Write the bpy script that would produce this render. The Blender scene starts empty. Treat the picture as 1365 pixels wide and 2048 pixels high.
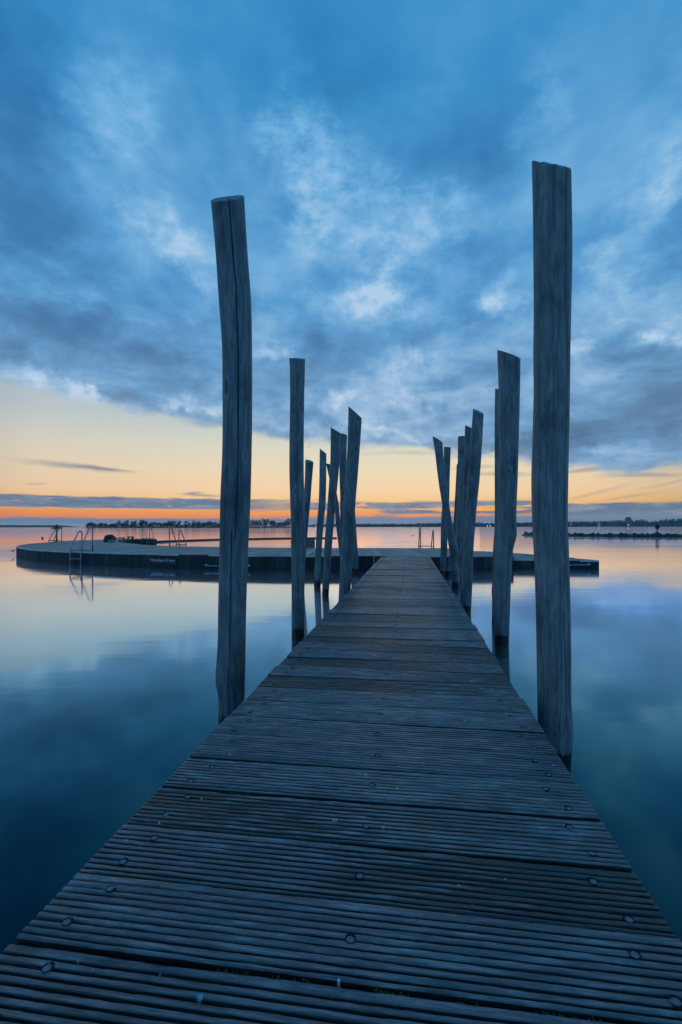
import bpy, bmesh, math, random
from mathutils import Vector, Matrix, noise as mn
from mathutils.geometry import tessellate_polygon
random.seed(7)
C = bpy.context.scene.collection
PI = math.pi
HAZE = .00011

# ------------------------------------------------------------------ camera numbers (used to measure the photo)
FPX, CX, YH, ROLL, EYE = 970.0, 682.5, 1053.4, -0.00125, 1.25
def at(x, y, Y):
    "photo point (1365x2048) at distance Y -> world"
    u, v = x-CX, YH-y
    u, v = u*math.cos(ROLL)-v*math.sin(ROLL), u*math.sin(ROLL)+v*math.cos(ROLL)
    return Vector((u*Y/FPX, Y, EYE+v*Y/FPX))
def on(x, y, z):
    "photo point on the level z -> world"
    v = at(x, y, 1.0).z-EYE
    return at(x, y, (z-EYE)/v)

def lin(c):
    return tuple(((v/255)/12.92 if v/255 <= .04045 else ((v/255+.055)/1.055)**2.4) for v in c)+(1.0,)
def sstep(a, b, x):
    t = max(0, min(1, (x-a)/(b-a))); return t*t*(3-2*t)

# ------------------------------------------------------------------ objects
def tag(o, label=None, cat=None, group=None, kind=None):
    if label: o['label'] = label
    if cat: o['category'] = cat
    if group: o['group'] = group
    if kind: o['kind'] = kind
    return o
def empty(name, loc, rz=0):
    o = bpy.data.objects.new(name, None); C.objects.link(o)
    o.location = loc; o.rotation_euler = (0, 0, rz); o.empty_display_size = .2
    return o
class MB:
    def __init__(s): s.v = []; s.f = []; s.m = []
    def add(s, vs, fs, mi=0):
        b = len(s.v); s.v += [tuple(p) for p in vs]; s.f += [tuple(b+i for i in f) for f in fs]; s.m += [mi]*len(fs)
    def box(s, c, d, rz=0, mi=0):
        c = Vector(c); R = Matrix.Rotation(rz, 3, 'Z'); vs = []
        for sx in (-.5, .5):
            for sy in (-.5, .5):
                for sz in (-.5, .5): vs.append(c+R @ Vector((sx*d[0], sy*d[1], sz*d[2])))
        s.add(vs, [(0,1,3,2),(4,6,7,5),(0,4,5,1),(2,3,7,6),(0,2,6,4),(1,5,7,3)], mi)
    def tube(s, pts, r, n=8, mi=0, cap=True):
        pts = [Vector(p) for p in pts]; k = len(pts)
        rs = r if isinstance(r, (list, tuple)) else [r]*k
        t0 = (pts[1]-pts[0]).normalized()
        a = t0.orthogonal().normalized(); vs = []
        for i in range(k):
            t = ((pts[min(i+1,k-1)]-pts[i]).normalized()+(pts[i]-pts[max(i-1,0)]).normalized()).normalized()
            a = (a-t*a.dot(t)).normalized(); b = t.cross(a)
            for j in range(n):
                w = 2*PI*j/n; vs.append(pts[i]+(a*math.cos(w)+b*math.sin(w))*rs[i])
        fs = [(i*n+j, i*n+(j+1)%n, (i+1)*n+(j+1)%n, (i+1)*n+j) for i in range(k-1) for j in range(n)]
        if cap: fs += [tuple(range(n-1,-1,-1)), tuple((k-1)*n+j for j in range(n))]
        s.add(vs, fs, mi)
    def ball(s, c, r, n=10, m=7, mi=0, f=None):
        r = r if isinstance(r, (tuple, list)) else (r, r, r); vs = []; c = Vector(c)
        for i in range(m+1):
            a = PI*i/m
            for j in range(n):
                b = 2*PI*j/n; p = Vector((math.sin(a)*math.cos(b), math.sin(a)*math.sin(b), math.cos(a)))
                k = f(p) if f else 1
                vs.append(c+Vector((p.x*r[0], p.y*r[1], p.z*r[2]))*k)
        s.add(vs, [(i*n+j, (i+1)*n+j, (i+1)*n+(j+1)%n, i*n+(j+1)%n) for i in range(m) for j in range(n)], mi)
    def build(s, name, mats, parent=None, smooth=False, loc=None):
        me = bpy.data.meshes.new(name)
        vs = s.v
        if loc is not None: L = Vector(loc); vs = [tuple(Vector(p)-L) for p in vs]
        me.from_pydata(vs, [], s.f)
        for m in (mats if isinstance(mats, (list, tuple)) else [mats]): me.materials.append(m)
        me.polygons.foreach_set('material_index', s.m)
        me.polygons.foreach_set('use_smooth', [smooth]*len(s.f))
        me.update()
        o = bpy.data.objects.new(name, me); C.objects.link(o)
        if parent: o.parent = parent
        if loc is not None: o.location = loc
        return o

# ------------------------------------------------------------------ node helper
class G:
    def __init__(s, tree): s.t = tree; s.n = tree.nodes; s.l = tree.links
    def node(s, kind, **kw):
        nd = s.n.new(kind)
        for k, v in kw.items(): setattr(nd, k, v)
        return nd
    def put(s, sock, val):
        if isinstance(val, bpy.types.NodeSocket): s.l.new(val, sock)
        elif val is not None: sock.default_value = val
    def m(s, op, a, b=None, c=None, clamp=False):
        nd = s.node('ShaderNodeMath', operation=op, use_clamp=clamp)
        for i, v in enumerate((a, b, c)): 
            if v is not None: s.put(nd.inputs[i], v)
        return nd.outputs[0]
    def add(s, a, b): return s.m('ADD', a, b)
    def sub(s, a, b): return s.m('SUBTRACT', a, b)
    def mul(s, a, b): return s.m('MULTIPLY', a, b)
    def ss(s, a, b, x):
        nd = s.node('ShaderNodeMapRange', interpolation_type='SMOOTHSTEP')
        s.put(nd.inputs['Value'], x); s.put(nd.inputs['From Min'], a); s.put(nd.inputs['From Max'], b)
        return nd.outputs[0]
    def xyz(s, x=0, y=0, z=0):
        nd = s.node('ShaderNodeCombineXYZ')
        for i, v in enumerate((x, y, z)): s.put(nd.inputs[i], v)
        return nd.outputs[0]
    def sep(s, v):
        nd = s.node('ShaderNodeSeparateXYZ'); s.put(nd.inputs[0], v); return nd.outputs[0], nd.outputs[1], nd.outputs[2]
    def noise(s, vec, scale, detail=4, rough=.5, dist=0, color=False):
        nd = s.node('ShaderNodeTexNoise'); s.put(nd.inputs['Vector'], vec)
        nd.inputs['Scale'].default_value = scale; nd.inputs['Detail'].default_value = detail
        nd.inputs['Roughness'].default_value = rough; nd.inputs['Distortion'].default_value = dist
        return nd.outputs['Color' if color else 'Fac']
    def ramp(s, fac, stops, interp='LINEAR'):
        nd = s.node('ShaderNodeValToRGB'); cr = nd.color_ramp; cr.interpolation = interp
        while len(cr.elements) < len(stops): cr.elements.new(.5)
        for e, (p, c) in zip(cr.elements, sorted(stops, key=lambda q: q[0])): e.position = p
        for e, (p, c) in zip(cr.elements, sorted(stops, key=lambda q: q[0])):
            e.color = c if isinstance(c, (tuple, list)) else (c, c, c, 1)
        s.put(nd.inputs[0], fac); return nd.outputs[0]
    def mix(s, f, a, b, mode='MIX'):
        nd = s.node('ShaderNodeMix', data_type='RGBA', blend_type=mode)
        s.put(nd.inputs[0], f); s.put(nd.inputs[6], a); s.put(nd.inputs[7], b); return nd.outputs[2]
    def bump(s, h, strength, dist, normal=None):
        nd = s.node('ShaderNodeBump'); s.put(nd.inputs['Height'], h)
        nd.inputs['Strength'].default_value = strength; nd.inputs['Distance'].default_value = dist
        if normal: s.l.new(normal, nd.inputs['Normal'])
        return nd.outputs[0]

def newmat(name):
    m = bpy.data.materials.new(name); m.use_nodes = True
    g = G(m.node_tree); b = m.node_tree.nodes['Principled BSDF']
    return m, g, b
def simple(name, col, rough=.6, metal=0, var=.25, scale=8, emit=None, es=1):
    m, g, b = newmat(name)
    co = g.node('ShaderNodeTexCoord').outputs['Object']
    n = g.noise(co, scale, 5, .6)
    c1 = tuple(v*(1-var) for v in col[:3])+(1,); c2 = tuple(min(1, v*(1+var)) for v in col[:3])+(1,)
    g.l.new(g.ramp(n, [(.3, c1), (.7, c2)]), b.inputs['Base Color'])
    b.inputs['Roughness'].default_value = rough; b.inputs['Metallic'].default_value = metal
    if emit: b.inputs['Emission Color'].default_value = emit; b.inputs['Emission Strength'].default_value = es
    return m

# ================================================================== WORLD
w = bpy.data.worlds.new('World'); bpy.context.scene.world = w; w.use_nodes = True
g = G(w.node_tree)
d = g.node('ShaderNodeTexCoord').outputs['Generated']
dn = g.node('ShaderNodeVectorMath', operation='NORMALIZE'); g.l.new(d, dn.inputs[0])
dx, dy, dz = g.sep(dn.outputs[0])
hor = g.m('SQRT', g.add(g.mul(dx, dx), g.mul(dy, dy)))
E = g.m('DIVIDE', dz, g.m('MAXIMUM', hor, .001))          # tangent of elevation
A = g.m('ARCTAN2', dx, dy)                                # azimuth, 0 = straight ahead
AE = g.xyz(A, E, 0)
def ang(x, y):
    p = at(x, y, 1.0); return math.atan2(p.x, p.y), (p.z-EYE)/math.hypot(p.x, p.y)
# cloud sheet seen in perspective
den = g.add(g.m('MAXIMUM', dz, 0.0), .10)
P = g.xyz(g.m('DIVIDE', dx, den), g.m('DIVIDE', dy, den), 0)
Pstretch = g.xyz(g.mul(g.m('DIVIDE', dx, den), 1.0), g.mul(g.m('DIVIDE', dy, den), .42), 3.7)
nBig = g.noise(Pstretch, 1.1, 3, .5, .6)
nStr = g.noise(Pstretch, 3.6, 6, .6, .25)
nFluff = g.noise(P, 2.6, 6, .58, .35)
nFine = g.noise(g.xyz(g.mul(A, 1.0), g.mul(E, 1.35), 1.0), 9.0, 6, .60, .25)
nEdge = g.noise(g.xyz(g.mul(A, 1.0), g.mul(E, 2.2), 5.0), 7.0, 7, .6, .4)
nBank = g.noise(g.xyz(g.mul(A, 1.0), g.mul(E, 5.0), 9.0), 16.0, 8, .65, .3)
nBank2 = g.noise(g.xyz(g.mul(A, .35), g.mul(E, 6.0), 2.0), 14.0, 6, .6, .3)
# clear part of the sky
S = lambda *c: lin(c)
clear = g.ramp(g.mul(E, 2.0), [(0, S(150,168,190)), (.020, S(190,165,160)), (.034, S(255,146,84)), (.060, S(255,170,84)), (.088, S(255,203,128)),
    (.14, S(253,218,172)), (.22, S(243,225,188)), (.32, S(224,223,203)), (.43, S(196,211,212)), (.55, S(180,202,212)), (.75, S(130,178,212)), (1, S(85,150,205))])
warmside = g.ramp(g.add(g.mul(A, .5), .5), [(0.05, S(150,175,205)), (.22, S(246,242,246)), (.40, S(255,252,252)), (.62, S(255,255,255)), (.74, S(250,246,244)), (.95, S(150,175,205))])
clear = g.mix(1.0, clear, warmside, 'MULTIPLY')
# thin dark wisps in the yellow part
def blob(x, y, rx, ry, rot=0, amt=1.0, vec=None):
    a0, e0 = ang(x, y); k = 1/FPX; cz = math.cos(a0)
    mp = g.node('ShaderNodeMapping', vector_type='TEXTURE'); g.l.new(vec or AEw, mp.inputs[0])
    mp.inputs['Location'].default_value = (a0, e0, 0); mp.inputs['Rotation'].default_value = (0, 0, math.radians(rot))
    mp.inputs['Scale'].default_value = (rx*k*cz*cz*1.9, ry*k*cz*1.9, 1)
    ln = g.node('ShaderNodeVectorMath', operation='LENGTH'); g.l.new(mp.outputs[0], ln.inputs[0])
    mr = g.node('ShaderNodeMapRange', interpolation_type='SMOOTHSTEP'); g.l.new(ln.outputs['Value'], mr.inputs['Value'])
    mr.inputs['From Min'].default_value = 1; mr.inputs['From Max'].default_value = 0; mr.inputs['To Min'].default_value = 0; mr.inputs['To Max'].default_value = amt
    return mr.outputs[0]
# warped angular coordinates so blobs get ragged outlines
nw = g.noise(g.xyz(A, E, 11.0), 7.0, 5, .62, 0, True)
nsx = g.noise(g.xyz(A, g.mul(E, 4), 31.0), 9.0, 4, .6)
def warp(v, sx, sy):
    a_ = g.node('ShaderNodeVectorMath', operation='MULTIPLY_ADD'); g.l.new(v, a_.inputs[0]); a_.inputs[1].default_value = (sx, sy, 0); a_.inputs[2].default_value = (-sx/2, -sy/2, 0)
    b_ = g.node('ShaderNodeVectorMath', operation='ADD'); g.l.new(a_.outputs[0], b_.inputs[0]); g.l.new(AE, b_.inputs[1]); return b_.outputs[0]
AEw = warp(g.xyz(nsx, nsx, 0), .03, .012)
wisp = None
for (x, y, rx, ry, rot, a) in [(150, 933, 85, 5, -4, .75), (215, 938, 45, 3, -3, .6), (405, 990, 34, 3, -2, .8), (390, 985, 16, 2.5, 6, .7), (72, 968, 16, 2, 0, .5),
        (1195, 985, 60, 3.5, 15, .35), (1250, 995, 50, 2.5, 9, .45), (1180, 940, 60, 4, 4, .75), (1290, 950, 70, 4, -2, .7), (1000, 948, 60, 4, -2, .55), (950, 935, 40, 4, 0, .4), (830, 905, 60, 4, -3, .3), (1340, 965, 50, 2, 12, .3), (745, 908, 40, 3, 0, .2)]:
    b_ = blob(x, y, rx, ry, rot, a); wisp = b_ if wisp is None else g.add(wisp, b_)
clear = g.mix(g.m('MINIMUM', wisp, 1.0), clear, S(150,150,160))
# low banks of grey cloud near the horizon
def band(e0, e1, soft, edge, nz):
    e = g.add(E, g.mul(g.sub(nz, .5), edge))
    return g.mul(g.ss(e0-soft, e0+soft, e), g.sub(1.0, g.ss(e1-soft, e1+soft, e)))
leftness = g.sub(1.0, g.ss(-.24, .02, A)); rightness = g.ss(.36, .44, A)
midness = g.mul(g.ss(-.3, .0, A), g.sub(1.0, rightness))
bankL = g.mul(band(.0350, .0560, .0016, .010, nBank), leftness)
bankM = g.mul(g.mul(band(.026, .052, .004, .018, nBank2), g.ss(.44, .54, nBank2)), midness)
bankM2 = g.mul(g.mul(band(.040, .050, .002, .012, nBank), g.ss(.38, .50, nBank)), midness)
lowL = g.sub(1.0, g.ss(.0145, .0185, g.add(E, g.mul(g.sub(nBank, .5), .010))))
lowM = g.sub(1.0, g.ss(.018, .024, g.add(E, g.mul(g.sub(nBank, .5), .012))))
low = g.m('MAXIMUM', lowL, g.mul(lowM, g.ss(-.3, .05, A)))
bankR = g.mul(g.sub(1.0, g.ss(.040, .044, g.add(E, g.mul(g.sub(nBank, .5), .008)))), rightness)
lit = g.ss(.60, .66, g.noise(g.xyz(g.mul(A, 1.0), g.mul(E, 5.0), 40.0), 13.0, 6, .6))
bankcol = g.mix(g.ss(.40, .72, nBank), S(104,126,152), S(152,160,176))
bankcol = g.mix(g.mul(lit, .55), bankcol, S(214,168,150))
lowcol = g.ramp(g.mul(E, 40.0), [(0, S(128,146,172)), (.12, S(150,152,172)), (.35, S(116,142,170)), (1, S(124,146,168))])
bank = g.m('MAXIMUM', g.m('MAXIMUM', bankL, bankM), g.m('MAXIMUM', bankM2, bankR))
sky = g.mix(bank, clear, bankcol)
sky = g.mix(low, sky, lowcol)
# the cloud deck: lower limit follows the photo from left to right
pts = [(-420, 730), (-160, 760), (0, 778), (100, 792), (200, 812), (300, 838), (440, 862), (600, 890), (720, 893), (870, 898), (950, 915), (1060, 942), (1140, 945), (1250, 945), (1365, 940), (1700, 930)]
st = []
for x, y in pts:
    a, e = ang(x, y); st.append(((a+1.2)/2.4, max(0, e*2)))
st = [(0.0, .30)]+st+[(1.0, .20)]
bnd = g.mul(g.ramp(g.mul(g.add(A, 1.2), 1/2.4), st, 'LINEAR'), .5)
eb = g.add(E, g.add(g.mul(g.sub(nEdge, .5), .085), g.mul(g.sub(nFine, .5), .03)))
rel = g.sub(eb, bnd)
deck = g.ss(-.006, .020, rel)
AEw = warp(nw, .24, .20)
B = [ # x, y, rx, ry, rot, amount  (bright +, dark -)
 (365,515,85,30,-42,.26),(330,480,80,55,-20,.16),(600,275,45,120,10,.24),(640,330,60,60,0,.15),(765,610,60,32,-10,.36),(745,560,34,46,0,.34),(790,445,90,70,-20,.26),
 (1000,585,42,26,0,.40),(1330,665,42,28,20,.50),(1215,520,40,50,20,.28),(1280,590,80,30,0,.20),(835,730,60,22,30,.32),(700,780,24,26,0,.40),(515,708,26,16,0,.40),
 (160,783,130,13,-12,.40),(25,765,60,14,-10,.30),(185,790,24,12,0,.30),(255,190,60,70,-30,.20),(250,300,60,60,0,.15),(1085,230,30,100,5,.14),(1300,390,60,90,0,.22),(1360,330,40,60,0,.2),
 (420,822,60,12,-5,.30),(820,806,70,18,0,.34),(660,843,60,12,0,.25),(110,575,70,24,-20,.18),(1160,690,30,18,0,.36),(1170,770,90,18,5,.15),(960,640,50,22,30,.15),(640,450,50,60,-20,.18),(900,450,70,40,0,.10),
 (400,620,60,14,10,.12),(1100,870,60,12,0,.12),(680,600,30,60,0,.14), (700,400,170,120,0,.10),(560,880,70,7,0,.2),(800,873,90,8,0,.25),(1200,920,80,8,0,.15),
 (110,470,150,90,0,-.28),(60,300,100,120,0,-.22),(930,320,150,80,0,-.26),(330,705,220,45,-6,-.28),(560,700,120,90,0,-.16),(1080,895,120,26,0,-.30),(1260,860,140,50,0,-.28),
 (330,822,140,13,-12,-.36),(620,866,90,12,0,-.34),(880,690,90,36,20,-.22),(0,130,140,200,0,-.30),(560,440,50,90,0,-.10),(1010,470,90,50,0,-.14),(480,780,180,26,-5,-.18),(960,880,90,20,0,-.25),(1020,760,70,50,0,-.12),
 (650,170,110,50,0,-.10),(1300,720,90,36,0,-.12),(180,660,120,40,0,-.12),(470,330,50,80,0,-.12),(1340,100,60,90,0,-.08),(860,560,60,60,0,-.12)]
t = g.add(.55, g.mul(g.sub(nBig, .5), .55))
t = g.add(t, g.mul(g.sub(nFluff, .5), g.ramp(E, [(0.12, .85), (.35, .90), (.6, .50), (1.0, .26)])))
t = g.add(t, g.mul(g.sub(nFine, .5), g.ramp(E, [(0.15, .75), (.4, .70), (.65, .28), (1, .10)])))
t = g.add(t, g.mul(g.sub(nStr, .5), g.ramp(E, [(.2, .15), (.45, .42), (1, .28)])))
nDet = g.ramp(g.noise(g.xyz(A, g.mul(E, 1.2), 3.0), 20.0, 5, .6), [(.30, .25), (.70, 1.75)])
for (x, y, rx, ry, rot, a) in B:
    if a < 0: continue
    pos = blob(x, y, rx*1.15, ry*1.15, rot, a) if 'pos' not in globals() else g.add(pos, blob(x, y, rx*1.15, ry*1.15, rot, a))
t = g.add(t, g.mul(g.mul(pos, nDet), .80))
for (x, y, rx, ry, rot, a) in B:
    if a > 0: continue
    t = g.add(t, blob(x, y, rx, ry, rot, a*.62))
t = g.m('MAXIMUM', g.m('MINIMUM', t, 1.0), 0.0)
lowc = g.ramp(t, [(0, S(80,112,150)), (.3, S(98,136,173)), (.52, S(114,160,202)), (.75, S(152,188,222)), (1, S(196,216,238))])
midc = g.ramp(t, [(0, S(52,106,158)), (.3, S(70,130,184)), (.52, S(90,158,212)), (.75, S(130,184,226)), (1, S(176,208,238))])
topc = g.ramp(t, [(0, S(24,94,156)), (.3, S(40,118,178)), (.52, S(62,144,202)), (.75, S(104,174,224)), (1, S(135,190,230))])
dc = g.mix(g.ss(.20, .50, E), lowc, midc)
dc = g.mix(g.ss(.45, .95, E), dc, topc)
# overhead and behind the viewer: bright blue added to light posts and deck
zen = g.ss(1.2, 4.0, E)
dc = g.mix(g.mul(zen, .8), dc, (.045, .33, .74, 1))
dc = g.mix(g.mul(g.sub(1.0, g.ss(-.5, .15, dy)), .9), dc, (.07, .37, .78, 1))
# pale rim where the deck ends above the yellow sky
dc = g.mix(g.mul(g.sub(1.0, g.ss(.0, .05, rel)), .30), dc, S(170,190,205))
sky = g.mix(deck, sky, dc)
nish = g.node('ShaderNodeTexSky', sky_type='NISHITA')
nish.sun_disc = False; nish.sun_elevation = math.radians(1.0); nish.sun_rotation = math.radians(6)
bg1 = g.node('ShaderNodeBackground'); g.l.new(sky, bg1.inputs[0]); bg1.inputs[1].default_value = 1.0
bg2 = g.node('ShaderNodeBackground'); g.l.new(nish.outputs[0], bg2.inputs[0]); bg2.inputs[1].default_value = .05
mxs = g.node('ShaderNodeMixShader'); mxs.inputs[0].default_value = .04
g.l.new(bg1.outputs[0], mxs.inputs[1]); g.l.new(bg2.outputs[0], mxs.inputs[2])
g.l.new(mxs.outputs[0], w.node_tree.nodes['World Output'].inputs[0])
w.cycles.sampling_method = 'MANUAL'; w.cycles.sample_map_resolution = 1024

sun = bpy.data.lights.new('sun', 'SUN'); sun.energy = .03; sun.angle = math.radians(20); sun.color = (1, .62, .35)
so = bpy.data.objects.new('sun', sun); C.objects.link(so); so.rotation_euler = (math.radians(88.5), 0, math.radians(180-6)); so['kind'] = 'structure'

# ================================================================== MATERIALS
def mat_water():
    m, g, b = newmat('water'); m.node_tree.nodes.remove(b)
    out = m.node_tree.nodes['Material Output']
    co = g.node('ShaderNodeTexCoord').outputs['Object']
    geo = g.node('ShaderNodeNewGeometry')
    dot = g.node('ShaderNodeVectorMath', operation='DOT_PRODUCT'); g.l.new(geo.outputs['Incoming'], dot.inputs[0]); g.l.new(geo.outputs['Normal'], dot.inputs[1])
    c = g.m('ABSOLUTE', dot.outputs['Value'])
    F = g.ramp(c, [(0, 1.0), (.05, 1.0), (.10, 1.0), (.15, 1.0), (.20, .92), (.25, .66), (.31, .40), (.38, .23), (.48, .11), (.60, .045), (.75, .022), (1, .02)])
    tint = g.ramp(c, [(0, (1, .97, 1, 1)), (.05, (.98, .95, 1, 1)), (.09, (.84, .88, 1, 1)), (.13, (.66, .79, .99, 1)), (.18, (.58, .75, .89, 1)), (.25, (.51, .76, .84, 1)), (.35, (.34, .78, .86, 1)), (.6, (.12, .74, .90, 1)), (1, (.1, .6, 1, 1))])
    x, y, z = g.sep(co)
    n1 = g.noise(g.xyz(g.mul(x, .35), g.mul(y, 1.0), 0), .9, 3, .5, .4)
    n2 = g.noise(g.xyz(g.mul(x, .08), g.mul(y, .55), 4), 1.3, 4, .6, .3)
    nb = g.bump(g.add(n1, g.mul(n2, 1.4)), .25, .010)
    gl = g.node('ShaderNodeBsdfGlossy'); g.l.new(tint, gl.inputs['Color']); g.l.new(nb, gl.inputs['Normal'])
    g.l.new(g.ramp(g.noise(g.xyz(g.mul(x, .05), g.mul(y, .25), 7), 1.0, 3, .5), [(.4, .045), (.65, .10)]), gl.inputs['Roughness'])
    g2 = g.node('ShaderNodeBsdfGlossy'); g2.inputs['Color'].default_value = (.92, .98, 1, 1); g2.inputs['Roughness'].default_value = .42; g.l.new(nb, g2.inputs['Normal'])
    wl = g.ramp(c, [(0, .10), (.06, .07), (.09, .035), (.13, .06), (.18, .13), (.26, .10), (.38, .03), (.5, 0)])
    gm = g.node('ShaderNodeMixShader'); g.l.new(wl, gm.inputs[0]); g.l.new(gl.outputs[0], gm.inputs[1]); g.l.new(g2.outputs[0], gm.inputs[2]); gl = gm
    df = g.node('ShaderNodeBsdfDiffuse'); df.inputs['Color'].default_value = (.001, .010, .016, 1)
    mx = g.node('ShaderNodeMixShader'); g.l.new(F, mx.inputs[0]); g.l.new(df.outputs[0], mx.inputs[1]); g.l.new(gl.outputs[0], mx.inputs[2])
    g.l.new(mx.outputs[0], out.inputs[0]); return m

def mat_post():
    m, g, b = newmat('weathered_round_wood')
    co = g.node('ShaderNodeTexCoord').outputs['Object']; x, y, z = g.sep(co)
    rnd = g.node('ShaderNodeObjectInfo').outputs['Random']; off = g.mul(rnd, 37.0)
    grain = g.noise(g.xyz(g.add(x, off), y, g.mul(z, .07)), 85, 7, .7)
    grain2 = g.noise(g.xyz(g.add(x, off), y, g.mul(z, .16)), 22, 6, .6, .8)
    blot = g.noise(g.xyz(g.add(x, off), y, g.mul(z, .45)), 5.5, 6, .62, .4)
    spk = g.noise(g.xyz(g.add(x, off), y, g.mul(z, .5)), 60, 4, .7)
    c = g.ramp(g.add(g.mul(grain, .5), g.mul(grain2, .5)), [(.33, (.05, .060, .064, 1)), (.5, (.142, .160, .168, 1)), (.67, (.28, .30, .31, 1))])
    c = g.mix(g.mul(g.ss(.48, .64, blot), .75), c, (.055, .066, .075, 1))
    c = g.mix(g.mul(g.ss(.44, .30, blot), .4), c, (.36, .34, .32, 1))
    c = g.mix(g.mul(g.ss(.66, .78, spk), .45), c, (.03, .035, .04, 1))
    c = g.mix(1.0, c, g.ramp(rnd, [(0, (.82, .84, .88, 1)), (1, (1.08, 1.05, 1.0, 1))]), 'MULTIPLY')
    # knots
    vk = g.node('ShaderNodeTexVoronoi', feature='F1'); g.put(vk.inputs['Vector'], g.xyz(g.add(x, off), y, g.mul(z, .38))); vk.inputs['Scale'].default_value = 7.0
    kc = g.sep(vk.outputs['Color']); kd = g.add(vk.outputs['Distance'], g.mul(g.sub(grain2, .5), .06))
    kn = g.mul(g.ss(.15, .09, kd), g.ss(.66, .70, kc[0])); kr = g.mul(g.mul(g.ss(.24, .16, kd), g.ss(.12, .16, kd)), g.ss(.66, .70, kc[0]))
    c = g.mix(g.mul(kn, .75), c, (.025, .026, .028, 1)); c = g.mix(g.mul(kr, .4), c, (.30, .30, .29, 1))
    # fine drying cracks
    cr = g.noise(g.xyz(g.add(x, off), y, g.mul(z, .012)), 38, 3, .55)
    ck = g.mul(g.ss(.007, .001, g.m('ABSOLUTE', g.sub(cr, .5))), .8)
    c = g.mix(ck, c, (.02, .022, .025, 1))
    # wet, algae-dark foot at the waterline
    wz = g.add(z, g.mul(g.sub(g.noise(g.xyz(g.mul(x, 1), y, g.mul(z, .2)), 30, 4, .6), .5), .10))
    wet = g.ss(.135, .105, wz)
    c = g.mix(wet, c, (.008, .009, .010, 1))
    g.l.new(c, b.inputs['Base Color'])
    g.put(b.inputs['Roughness'], g.m('SUBTRACT', .56, g.mul(wet, .25)))
    b.inputs['Specular IOR Level'].default_value = .5
    h = g.sub(g.add(grain, g.add(g.mul(grain2, .9), g.mul(blot, .8))), g.mul(g.add(ck, g.mul(kn, .8)), 1.2))
    g.l.new(g.bump(h, .55, .0045), b.inputs['Normal'])
    return m
def mat_endgrain():
    m, g, b = newmat('sawn_wood_end')
    co = g.node('ShaderNodeTexCoord').outputs['Object']; n = g.noise(co, 30, 5, .6)
    g.l.new(g.ramp(n, [(.3, (.10, .11, .12, 1)), (.7, (.27, .28, .28, 1))]), b.inputs['Base Color'])
    b.inputs['Roughness'].default_value = .8
    g.l.new(g.bump(n, .5, .004), b.inputs['Normal']); return m
PITCH, S0 = .2006, .892
def mat_planks():
    m, g, b = newmat('grooved_hardwood')
    co = g.node('ShaderNodeTexCoord').outputs['Object']; x, y, z = g.sep(co)
    idx = g.m('FLOOR', g.m('DIVIDE', g.sub(y, S0), PITCH))
    wn = g.node('ShaderNodeTexWhiteNoise', noise_dimensions='1D'); g.l.new(idx, wn.inputs['W']); rv = wn.outputs['Value']
    gr = g.noise(g.xyz(g.add(g.mul(x, .09), g.mul(rv, 9)), y, z), 120, 5, .7)
    gr2 = g.noise(g.xyz(g.add(g.mul(x, .25), g.mul(rv, 5)), y, 2), 22, 6, .65, .5)
    sp = g.noise(g.xyz(x, y, 6), 55, 5, .7)
    c = g.ramp(g.add(g.mul(gr, .55), g.mul(gr2, .45)), [(.36, (.028, .028, .031, 1)), (.5, (.098, .093, .099, 1)), (.64, (.27, .25, .26, 1))])
    c = g.mix(1.0, c, g.ramp(rv, [(0, (.84, .87, .92, 1)), (.5, (1.0, .99, 1.0, 1)), (1, (1.2, 1.15, 1.14, 1))]), 'MULTIPLY')
    # patches: worn pale, damp dark
    pt = g.noise(g.xyz(x, g.mul(y, 1.4), 1), 2.2, 6, .65)
    c = g.mix(g.mul(g.ss(.52, .68, pt), .5), c, (.03, .036, .042, 1))
    c = g.mix(g.mul(g.ss(.58, .72, sp), .35), c, (.20, .21, .22, 1))
    # grooves painted near-black by depth for shade, plus grit and green algae
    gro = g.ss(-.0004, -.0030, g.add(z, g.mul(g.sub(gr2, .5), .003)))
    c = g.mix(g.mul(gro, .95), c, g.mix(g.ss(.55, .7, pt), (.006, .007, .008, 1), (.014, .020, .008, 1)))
    # green film towards both edges of the walkway
    edge = g.ss(.40, .64, g.m('ABSOLUTE', g.add(x, .1305)))
    alg = g.mul(g.mul(edge, g.ss(.46, .62, g.noise(g.xyz(x, y, 12), 7, 5, .6))), .5)
    c = g.mix(alg, c, (.035, .050, .036, 1))
    # small pale lichen / droppings
    vo = g.node('ShaderNodeTexVoronoi', feature='F1'); g.put(vo.inputs['Vector'], g.xyz(x, y, 0)); vo.inputs['Scale'].default_value = 9.0
    dd = g.add(vo.outputs['Distance'], g.mul(g.sub(sp, .5), .10))
    cs = g.sep(vo.outputs['Color'])
    spot = g.mul(g.ss(.090, .062, g.add(dd, g.mul(cs[0], .05))), g.ss(.30, .34, cs[1]))
    c = g.mix(g.mul(spot, .85), c, (.24, .33, .34, 1))
    vo2 = g.node('ShaderNodeTexVoronoi', feature='F1'); g.put(vo2.inputs['Vector'], g.xyz(x, y, 0)); vo2.inputs['Scale'].default_value = 22.0
    c2 = g.sep(vo2.outputs['Color'])
    spot2 = g.mul(g.ss(.095, .065, g.add(vo2.outputs['Distance'], g.mul(c2[0], .03))), g.ss(.74, .76, c2[1]))
    c = g.mix(g.mul(spot2, .9), c, (.65, .68, .68, 1))
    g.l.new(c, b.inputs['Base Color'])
    g.l.new(g.ramp(pt, [(.35, .46), (.65, .32)]), b.inputs['Roughness'])
    b.inputs['Specular IOR Level'].default_value = .7
    g.l.new(g.bump(g.add(gr, g.mul(gr2, .8)), .9, .0035), b.inputs['Normal'])
    return m
DCX, DCY = 1.5, 32.0
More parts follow.
